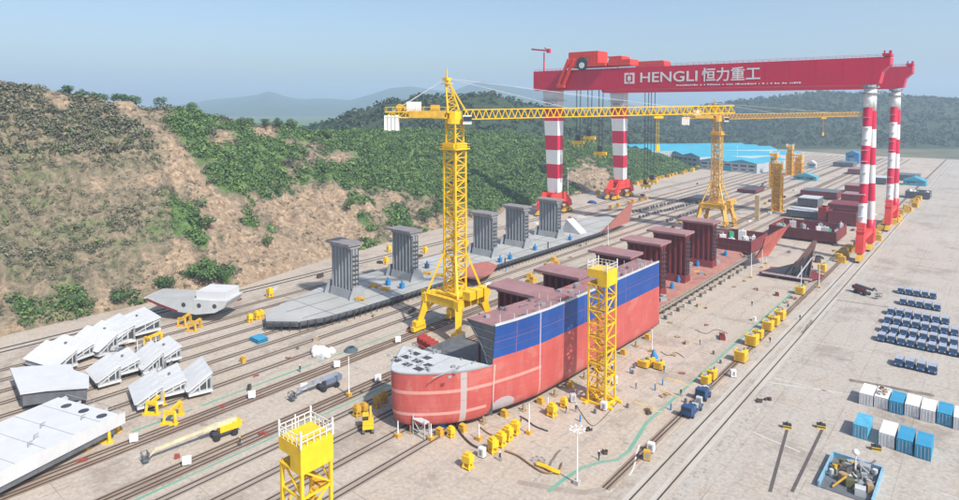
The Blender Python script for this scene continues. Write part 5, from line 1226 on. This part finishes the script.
# white marker boards along the tracks
for i, (px, py) in enumerate(((134, 443), (187, 466), (252, 399), (337, 368), (304, 415 - 24), (378, 383 - 1), (398, 343), (413, 331))):
    c = G(px, py); t = thing('marker_board', f'white cabinet board beside the track, {ordw(i)} from the photo corner', 'cabinet', (c[0], c[1], 0), 1.05, 'white boards along the berth tracks')
    MB().box(-.75, .75, -.25, .25, .35, 1.8).build('board', WHT, t); mb = MB(); mb.box(-.6, -.45, -.2, .2, 0, .35); mb.box(.45, .6, -.2, .2, 0, .35); mb.build('leg', GRY, t)

# white bags, coil, blue pallets
for i in range(14):
    c = G(315 + (i % 5) * 4.2 + random.uniform(-1, 1), 351 + (i // 5) * 3.2 + random.uniform(-1, 1)); mb = MB((*c, 0)); s = random.uniform(.8, 1.3)
    mb.ring([[(c[0] + s * r * math.cos(a * .785), c[1] + s * r * math.sin(a * .785) * .9, z * s) for a in range(8)] for r, z in ((.75, 0), (.95, .35), (.85, .9), (.4, 1.2))]); tag(mb.build('bulk_bag', WHT, None, True), 'white bulk bag in the heap on the berth before the grey ship', 'bag', 'white bulk bags heaped on the berth')
c = G(351, 351); t = thing('cable_coil', 'dark coil of cable beside the heap of white bags', 'cable coil', (*c, 0)); 
for k in range(4):
    mb = MB(); 
    for a in range(14): q = a * math.pi / 7; q2 = q + math.pi / 7; r = 1.7 - .25 * k; mb.bar((r * math.cos(q), r * math.sin(q), .2 + k * .25), (r * math.cos(q2), r * math.sin(q2), .2 + k * .25), .28)
    mb.build('cable_loop', P('coil_grey', (.12, .16, .19)), t)
c = G(259, 341); t = thing('steel_pallet', 'low stack of blue steel pallets off the grey ship tip', 'pallet stack', (*c, 0), .0)
for k in range(3): mb = MB(); mb.box(-2.2, 2.2, -1.6 + .1 * k, 1.6, .1 + k * .45, .22 + k * .45); [mb.box(-2.1 + j * 1.3, -1.8 + j * 1.3, -1.5, 1.5, 0 + k * .45, .1 + k * .45) for j in range(4)]; mb.build('pallet', SKYB, t)
# red bracket piece behind the bow
c = G(428, 349); t = thing('red_frame_section', 'small red toothed steel frame lying behind the white bow deck', 'hull part', (*c, 0), -.25)
mb = MB(); mb.box(-3.6, 3.6, -1.4, 1.2, .5, 1.1); mb.build('base_plate', REDO, t); mb = MB(); [mb.box(-3.5 + k * .95, -3.2 + k * .95, -1.4, 1.2, 1.1, 2.8 + .2 * (k % 2)) for k in range(8)]; mb.build('rib_plate', P('red_lead_fresh', (.42, .05, .04)), t)
# blue conical tank on apron
c = G(654, 362); t = thing('gas_tank', 'small blue conical tank among the amber crates on the apron', 'tank', (*c, 0)); MB().ring([[(r * math.cos(a * .628), r * math.sin(a * .628), z) for a in range(10)] for r, z in ((1.1, .3), (1.0, 1.4), (.5, 2.4), (.35, 3.1))]).build('tank_body', BLU, t, True); MB().bar((0, 0, 0), (0, 0, .3), 1.6, 0, 8).build('base', DARK, t)
# small mixed gear on the apron
for (px, py, m, lb) in ((615, 384, WHT, 'white portable cabinet on the apron beyond the stair tower'), (604, 410, WHT, 'white panel leaning at the stair tower foot'), (482, 457, WHT, 'white box between the yellow jack stands'), (573, 402, GRYL, 'pale tool cabinet beside the workers near the stair tower'), (733, 377, WHT, 'white box on the strip between the carts and cabinets'), (699, 405, GRYL, 'pale drum box between the two dark carts'), (651, 452, WHT, 'white cabinet beside the bend of the cable trench'), (647, 460, YELD, 'amber valve box at the bend of the cable trench')):
    c = G(px, py); t = thing('equipment_cabinet', lb, 'cabinet', (*c, 0), random.random()); MB().box(-.6, .6, -.5, .5, .2, 1.8).build('cabinet_body', m, t); MB().box(-.5, .5, -.4, .4, 0, .2).build('skid', DARK, t); MB().box(-.3, .3, -.53, -.51, .5, 1.5).build('door', GRY, t)
for (px, py, lb) in ((603, 410, 'rusty red steel offcut at the stair tower foot'), (605, 453, 'rusty brown offcut beside the green line bend'), (648, 413, 'small dark offcut on the apron near the yellow marks'), (590, 431, 'dark bracket near the tall light pole head'), (760, 402, 'dark steel lump on the apron beside the runway'), (769, 400, 'smaller dark lump beside the apron runway'), (176, 458, 'red fitting lying by the second track'), (222, 407, 'red clamp lying on the hill-side track'), (263, 434, 'red clamp lying on the second track'), (83, 461, 'red clamp lying on the hill-side track near the slab'), (410, 332, 'dark red gear near the portal legs'), (409, 329, 'dark red pump beside the portal leg')):
    c = G(px, py); mb = MB((*c, 0)); r = random.random()
    for k in range(4): mb.cb((c[0] + random.uniform(-.5, .5), c[1] + random.uniform(-.5, .5), .25), (random.uniform(.3, 1.2), random.uniform(.2, .5), random.uniform(.3, .6)), 0, random.random() * 3)
    tag(mb.build('steel_offcut', P('rusty_red', (.32, .07, .05), .8) if 'red' in lb else RAILM), lb, 'scrap steel')
# hoses and cables lying on the apron
def cable(pts, w, m, label, cat='hose', nm='hose'):
    P3 = [Vector((*G(*p), .08 + w / 2)) for p in pts]; Q = []
    for i in range(len(P3) - 1):
        a, b_, c, d = P3[max(i - 1, 0)], P3[i], P3[i + 1], P3[min(i + 2, len(P3) - 1)]
        for j in range(6): t = j / 6; Q.append(.5 * (2 * b_ + (c - a) * t + (2 * a - 5 * b_ + 4 * c - d) * t * t + (3 * b_ - a - 3 * c + d) * t ** 3))
    Q.append(P3[-1]); mb = MB(Q[0])
    for i in range(len(Q) - 1): mb.bar(Q[i], Q[i + 1], w, 0, 5)
    return tag(mb.build(nm, m), label, cat)
cable([(455, 424), (462, 436), (474, 447), (490, 452)], .35, RAILM, 'thick brown hose running from under the bow to the jack stands')
cable([(505, 452), (518, 457), (532, 467), (545, 474), (558, 472), (562, 464)], .3, P('brown_hose', (.25, .12, .06)), 'brown hose looping across the apron to the green line')
cable([(537, 466), (545, 469), (553, 473), (560, 475)], .8, YEL, 'yellow ramp strip over the hose near the green line', 'ramp', 'cable_ramp')
cable([(520, 417), (527, 421), (535, 427), (548, 432)], .25, DARK, 'dark cable trailing from the hull foot over the apron', 'cable', 'power_cable')
cable([(480, 428), (492, 436), (505, 436), (518, 428), (522, 418)], .22, P('brown_hose', (.25, .12, .06)), 'thin brown hose curling under the bow edge')
cable([(576, 405), (590, 425), (600, 422), (620, 400)], .12, RAILM, 'thin cable lying between stair tower and green line', 'cable', 'power_cable')
cable([(661, 352), (668, 356), (676, 353), (684, 358)], .14, DARK, 'thin dark cable lying by the open end of the red hull', 'cable', 'power_cable')
cable([(695, 330), (706, 334), (716, 330), (728, 334)], .14, RAILM, 'thin rusty cable on the open apron beside the red double bottom', 'cable', 'power_cable')
# black and yellow striped mooring blocks
def stripe_mat():
    m, nt, b = nodes('hazard_stripes'); v = nt.nodes.new('ShaderNodeTexCoord').outputs['Object']; sp = nt.nodes.new('ShaderNodeSeparateXYZ'); nt.links.new(v, sp.inputs[0])
    f = math_(nt, 'GREATER_THAN', math_(nt, 'FRACT', math_(nt, 'MULTIPLY', sp.outputs[2], 2.2)), .5); nt.links.new(mixc(nt, f, (.6, .42, .05), (.03, .03, .03)), b.inputs['Base Color']); return m
HAZ = stripe_mat()
for px, py, lb in ((787, 428, 'striped black and yellow bollard on a pale stained patch'), (821, 428, 'striped black and yellow bollard at the head of the dark groove'), (876, 450, 'low black and yellow block before the lower container row')):
    c = G(px, py); t = thing('striped_bollard', lb, 'bollard', (*c, 0), .3, 'black and yellow striped bollards'); lo = 'low' in lb
    MB().box(-.8 if lo else -.5, .8 if lo else .5, -.45, .45, 0, .9 if lo else 2.1).build('bollard_body', HAZ, t); MB().bar((0, 0, .9 if lo else 2.1), (0, 0, 1.2 if lo else 2.4), .5, 0, 10).build('bollard_cap', DARK, t)
for a, b_2 in (((787, 430), (770, 492)), ((822, 430), (792, 492))):
    strip([G(*a), G(*b_2)], .55, .042, 'road_groove', P('groove_dark', (.10, .085, .08), .9))
# sunken machinery pit bottom corner
c = Vector(G(843, 478)); A = Vector(G(815, 478)); B = Vector(G(829, 456)); Cc = Vector(G(868, 470))
t = thing('machinery_pit', 'blue-edged open steel tray crammed with pipes and machinery at the bottom edge', 'machinery tray', (*G(834, 457), 0), 0)
mb = MB(); mb.box(0, 7.8, -.3, 0, 0, 1.1); mb.box(-.3, 0, -12, 0, 0, 1.1); mb.box(7.5, 7.8, -12, -.3, 0, 1.1); mb.build('tray', P('pale_blue_rim', (.22, .42, .55)), t)
MB().box(.02, 7.48, -11.9, -.32, 0.03, .12).build('tray_floor', MID, t)
rn = random.Random(3)
for k in range(44):
    mb = MB(); x, y = rn.uniform(.8, 7), rn.uniform(-11, -1)
    if k % 3 == 0: mb.bar((x, y, .4), (x + rn.uniform(-2, 2), y + rn.uniform(-2, 2), rn.uniform(.5, 2.2)), .35, 0, 8)
    elif k % 3 == 1: mb.cb((x, y, .7), (rn.uniform(.6, 1.8), rn.uniform(.5, 1.5), rn.uniform(.8, 1.6)), 0, rn.random())
    else: mb.bar((x, y, .1), (x, y, rn.uniform(.8, 1.8)), rn.uniform(.5, 1.2), 0, 12)
    mb.build('machine_part', rn.choice((DARK, MID, WOOD, YELD, GRYL, GRY, P('olive', (.12, .12, .05)))), t)
lp = light_pole(855, 478, 4.2, 'short white lamp post rising out of the machinery tray', False)
MB().ring([[(r * math.cos(a * .785), r * math.sin(a * .785), 4.2 + z) for a in range(8)] for r, z in ((.2, -.1), (.55, .2), (.6, .5), (.3, .9))]).build('lamp_globe', WHT, lp, True)

# ------------------------------------------------------------------ people
def person(px, py, rz, label, walk=.25, vest=None):
    c = G(px, py); me = bpy.data.meshes.new('person'); h = 1.0
    V = [(0, 0, .95), (0, 0, 1.18), (0, 0, 1.42), (0, 0, 1.52), (0, .02, 1.66), (-.1, 0, .92), (-.12, walk * .5, .5), (-.12, walk * .35 - .1, .08), (-.12, walk * .35 + .06, .04),
         (.1, 0, .92), (.12, -walk * .3, .5), (.12, -walk - .02, .08), (.12, -walk + .12, .04), (-.2, 0, 1.42), (-.27, -.06, 1.14), (-.27, .10, .92), (-.27, .16, .84), (.2, 0, 1.42), (.27, .06, 1.14), (.27, .2, .95), (.27, .27, .88), (0, .01, 1.76)]
    E_ = [(0, 1), (1, 2), (2, 3), (3, 4), (4, 21), (0, 5), (5, 6), (6, 7), (7, 8), (0, 9), (9, 10), (10, 11), (11, 12), (2, 13), (13, 14), (14, 15), (15, 16), (2, 17), (17, 18), (18, 19), (19, 20)]
    rad = [.14, .13, .15, .06, .10, .10, .065, .05, .04, .10, .065, .05, .04, .07, .045, .035, .04, .07, .045, .035, .04, .07]
    me.from_pydata(V, E_, []); o = bpy.data.objects.new('person', me); C.objects.link(o); o.location = (*c, 0); o.rotation_euler = (0, 0, rz)
    sk = o.modifiers.new('Skin', 'SKIN'); 
    for i, r in enumerate(rad): me.skin_vertices[0].data[i].radius = (r, r); me.skin_vertices[0].data[i].use_root = (i == 0)
    o.modifiers.new('Sub', 'SUBSURF').levels = 1
    dg = bpy.context.evaluated_depsgraph_get(); nm = bpy.data.meshes.new_from_object(o.evaluated_get(dg)); nm.materials.clear(); nm.materials.append(CLOTH); nm.materials.append(SKIN)
    for p in nm.polygons: z = p.center.z; p.material_index = 1 if (1.5 < z) or (abs(p.center.x) > .2 and z < .93) else 0
    o.modifiers.clear(); o.data = nm; tag(o, label, 'person', 'workers in the yard')
    hm = MB(); hm.ring([[(r * math.cos(a * .628), .01 + r * 1.1 * math.sin(a * .628), z) for a in range(10)] for r, z in ((.15, 1.70), (.13, 1.80), (.08, 1.86), (.02, 1.88))]); hm.build('helmet', vest or WHT, o, True)
for px, py, rz, lb, hc in ((664, 372, .4, 'worker in dark overalls standing beside the amber crates', YEL), (576, 412, 1.2, 'worker in navy walking before the stair tower base', WHT), (566, 413, -.5, 'worker in navy bending step beside the jack stand near the stair tower', YEL), (636, 389, 2.0, 'worker in navy alone on the open apron', WHT), (681, 396, .9, 'worker in dark clothes by the green line', YEL), (770, 343, 2.6, 'worker in navy walking on the runway beside the yellow cabinets', YEL), (599, 462 - 2, 0, 'worker standing at the green line bend', WHT)):
    person(px, py, rz, lb, .25, hc)

rn = random.Random(77)
gk = ('gas_bottle', 'gas bottle', 'blue gas bottle standing', BLU), ('pallet', 'pallet', 'timber pallet lying', WOOD), ('steel_drum', 'drum', 'small steel drum standing', MID), ('steel_offcut', 'scrap steel', 'rusty steel offcut lying', P('rusty', (.3, .12, .07))), ('crate', 'crate', 'pale plywood crate standing', P('ply', (.42, .33, .22)))
for i in range(95):
    nm, ct, lb, m = gk[rn.randrange(5)]; zone = i % 5
    if zone == 0: x, y = rn.uniform(-68, -55), rn.uniform(96, 170); w_ = 'on the apron between red hull and green line'
    elif zone == 1: x, y = rn.uniform(-74.5, -56), rn.uniform(172, 300); w_ = 'on the apron beside the red double bottom'
    elif zone == 2: x, y = rn.uniform(-53, -50.8), rn.uniform(105, 330); w_ = 'beside the cable trench at the runway'
    elif zone == 3: x, y = rn.uniform(-147, -132), rn.uniform(70, 260); w_ = 'on the berth before the grey ship bottom'
    else: x, y = rn.uniform(-123, -114), rn.uniform(150, 330); w_ = 'on the track strip beyond the tower crane'
    mb = MB((x, y, 0)); r = rn.random() * 3
    if nm == 'gas_bottle': mb.bar((x, y, 0), (x, y, 1.3), .34, 0, 8); mb.bar((x, y, 1.3), (x, y, 1.5), .14, 0, 6)
    elif nm == 'pallet': mb.cb((x, y, .22), (1.3, 1.1, .06), 0, r); [mb.cb((x + k * .5 * math.cos(r), y + k * .5 * math.sin(r), .1), (.12, 1.1, .18), 0, r) for k in (-1, 0, 1)]
    elif nm == 'steel_drum': mb.bar((x, y, 0), (x, y, .9), .6, 0, 12); mb.bar((x, y, .42), (x, y, .48), .66, 0, 12)
    elif nm == 'crate': mb.cb((x, y, .45), (1.2, .9, .8), 0, r); mb.cb((x, y, .9), (1.3, 1.0, .08), 0, r); mb.cb((x, y, .04), (1.3, 1.0, .08), 0, r)
    else: mb.cb((x, y, .2), (rn.uniform(.6, 2.2), .4, .3), 0, r); mb.cb((x + .3, y + .2, .3), (.4, rn.uniform(.5, 1.4), .2), 0, r)
    tag(mb.build(nm, m), lb + ' ' + w_, ct, ct + ' scattered ' + w_)
for px, py, rz, lb, hc in ((612, 372, 1, 'worker in navy near the pale crates by the hull foot', WHT), (700, 345, 2, 'worker in navy on the apron beside the thin rusty cable', YEL), (752, 306, .2, 'worker in navy on the open apron below the keel section', WHT), (500, 461, 1.4, 'worker in navy in front of the row of yellow jack stands', WHT), (240, 446, 2.2, 'worker in navy beside the yellow boom lift', YEL), (300, 372, .8, 'worker in navy by the heap of white bags', WHT), (800, 320, .8, 'worker in navy crossing the crane runway', YEL)):
    person(px, py, rz, lb, .25, hc)

# ------------------------------------------------------------------ far buildings
def hall(px, py, w, l, h, label, roof, rz, wall=WHT, pos=None):
    c = pos or G(px, py); t = thing('workshop_hall', label, 'building', (*c, 0), rz, 'blue-roofed halls behind the hill'); a, b = w / 2, l / 2
    mb = MB(); mb.box(-a, a, -b, b, 0, h); mb.build('wall', P('dull_cladding', (.42, .47, .50)) if wall is WHT else wall, t)
    mb = MB(); n = max(1, int(w / 26)); q = w / n
    for k in range(n):
        x0 = -a + k * q; mb.ext([(x0 - .5, h + .05), (x0 + q + .5 * 0, h + .05), (x0 + q / 2, h + 3.2)], -b - .5, b + .5, 'y')
    mb.build('roof', roof, t)
    mb = MB()
    for k in range(int(w / 8)): mb.box(-a + 3 + k * 8, -a + 7 + k * 8, -b - .08, -b - .02, 2, h * .35); mb.box(-a + 2 + k * 8, -a + 8 + k * 8, -b - .08, -b - .02, h * .6, h * .78)
    mb.build('window_strip', GLASS, t); MB().box(-min(4, w * .2), min(4, w * .2), -b - .12, -b - .09, 0, h * .55).build('door', TEAL, t)
    return t
def hall_at(a, b, l, h, label):
    A, B = Vector(G(*a, h)), Vector(G(*b, h)); d = (B - A); w = d.length; rz = math.atan2(d.y, d.x); c = (A + B) / 2 + Vector((-d.y, d.x)).normalized() * l / 2; hall(0, 0, w, l, h, label, TEAL, rz, pos=c)
hall_at((700, 160), (757, 164), 70, 9, 'blue-roofed hall with white end wall behind the far tower crane')
hall_at((654, 151), (700, 157), 130, 12, 'longest blue-roofed hall, its roof emerging above the green hill flank')
hall_at((622, 146), (652, 151), 150, 15, 'smallest blue-roofed hall, half hidden by the wide striped leg')
hall(748, 160, 30, 40, 6, 'low white building at the end of the blue halls', GRYL, -.05)
hall(853, 163, 13, 12, 11, 'small bright blue gate hut on the far apron', P('gate_blue', (.03, .22, .45)), .0, P('gate_blue', (.03, .22, .45)))
hall(806, 180, 18, 9, 3.4, 'low pale blue shed row before the amber tower pair', P('shed_blue', (.10, .35, .45)), 0, P('shed_blue', (.10, .35, .45)))
hall(915, 185, 15, 12, 4, 'low teal shed at the far apron beyond the crane legs', TEAL, 0, TEAL)
hall(812, 168, 8, 8, 5, 'tiny white kiosk on the far apron', GRYL, 0)
for (px, py, h, w, lb) in ((762, 158, 9, 5, 'cream steel frame mast at the hill edge'), (757, 215 + 5, 14, 2.4, 'cream panel standing beside the far tower crane base')):
    c = G(px, py); t = thing('cream_mast', lb, 'steel mast', (*c, 0)); mb = MB(); mb.box(-w / 2, w / 2, -.6, .6, .3, h); mb.build('panel', P('cream', (.55, .44, .24)), t); MB().box(-w / 2 - .3, w / 2 + .3, -1, 1, 0, .3).build('base', GRY, t)
# blue tarpaulin pile by first crane base
for (px, py, w, lb) in ((606, 199, 8, 'navy tarpaulin heap beside the wide leg base of the second crane'), (592, 203, 7, 'dark blue tarpaulin heap between the two wide leg bases')):
    c = G(px, py); mb = MB((*c, 0)); mb.ring([[(c[0] + w * .5 * r * math.cos(a * .628), c[1] + w * .35 * r * math.sin(a * .628), z) for a in range(10)] for r, z in ((1, 0), (.9, .7), (.55, 1.3 + .3 * r), (.15, 1.7))]); tag(mb.build('tarpaulin_heap', P('tarp_navy', (.01, .04, .2)), None, True), lb, 'tarpaulin')
c = G(579, 218); mb = MB((*c, 0)); mb.ring([[(c[0] + 7 * r * math.cos(a * .628), c[1] + 5 * r * math.sin(a * .628), z) for a in range(10)] for r, z in ((1, 0), (.8, .8), (.3, 1.6))]); tag(mb.build('sand_heap', CONC, None, True), 'pale heap of grit beside the base of the lettered crane', 'heap')
# random steel between berths
rn = random.Random(12)
kinds = ('amber beam', 'grey plate', 'maroon girder', 'pale crate', 'rusty pipe bundle')
for i in range(70):
    y = rn.uniform(85, 520); x = rn.choice((rn.uniform(-147, -131), rn.uniform(-109, -102.5), rn.uniform(-120, -112), rn.uniform(-58, -54.5), rn.uniform(-196, -188)))
    if (-128 < x < -105 and 108 < y < 150) or (x > -60 and y < 170): continue
    kd = rn.choice(kinds); m = dict(zip(kinds, (YELD, GRYL, MAR, WHT, RAILM)))[kd]; mb = MB((x, y, 0)); w, l, h = rn.uniform(.8, 2), rn.uniform(1.2, 4.5), rn.uniform(.3, 1.4); r = rn.random() * .8
    mb.cb((x, y, h / 2), (w, l, h), 0, r); mb.cb((x + .2, y - .3, h + .12), (w * .5, l * .6, .22), 0, r + .2)
    tag(mb.build('steel_stock', m), f'small {kd} lying in the clutter between the berths', 'steel stock', f'{kd} pieces between the berths')

# ------------------------------------------------------------------ air, light, camera
HAZE = True
if HAZE:
    mb = MB(); mb.box(-7500, 4500, -400, 8500, -4.0, 330)
    hz = mb.build('haze', []); m = bpy.data.materials.new('haze_air'); m.use_nodes = True; nt = m.node_tree; nt.nodes.clear()
    out_ = nt.nodes.new('ShaderNodeOutputMaterial'); pv = nt.nodes.new('ShaderNodeVolumePrincipled'); pv.inputs['Density'].default_value = .00024; pv.inputs['Color'].default_value = (.60, .79, 1, 1); pv.inputs['Anisotropy'].default_value = .1
    nt.links.new(pv.outputs[0], out_.inputs['Volume']); hz.data.materials.append(m); tag(hz, kind='stuff', label='pale blue summer haze hanging over the yard and hills')
SUN_EL = R(46); SD = Vector((.985, -.17, 0)).normalized() * math.cos(SUN_EL) + Vector((0, 0, math.sin(SUN_EL)))
li = bpy.data.lights.new('sun', 'SUN'); li.energy = 4.2; li.angle = R(1.2); li.color = (1, .95, .87); so_ = bpy.data.objects.new('sun', li); C.objects.link(so_); so_.rotation_euler = SD.to_track_quat('Z', 'Y').to_euler()
w = bpy.data.worlds.new('World'); S.world = w; w.use_nodes = True; nt = w.node_tree; nt.nodes.clear()
sk = nt.nodes.new('ShaderNodeTexSky'); sk.sky_type = 'NISHITA'; sk.sun_disc = False; sk.sun_elevation = SUN_EL; sk.sun_rotation = math.atan2(SD.x, SD.y); sk.air_density = 1.0; sk.dust_density = 2.2; sk.ozone_density = 2.6
bg = nt.nodes.new('ShaderNodeBackground'); bg.inputs['Strength'].default_value = .118; wo = nt.nodes.new('ShaderNodeOutputWorld'); nt.links.new(sk.outputs[0], bg.inputs[0]); nt.links.new(bg.outputs[0], wo.inputs[0])
cam = bpy.data.cameras.new('camera'); co = bpy.data.objects.new('camera', cam); C.objects.link(co); co.location = (0, 0, EYE); co.rotation_euler = (R(90) - PITCH, 0, YAW)
cam.sensor_width = 36; cam.lens = FPX / 959 * 36; cam.shift_y = -(250 - PY) / 959; cam.clip_end = 20000; cam.clip_start = 1; S.camera = co
S.view_settings.view_transform = 'Standard'; S.view_settings.look = 'None'; S.view_settings.exposure = .5; S.view_settings.gamma = 1; S.view_settings.use_curve_mapping = False
S.cycles.volume_bounces = 1; S.cycles.max_bounces = 6
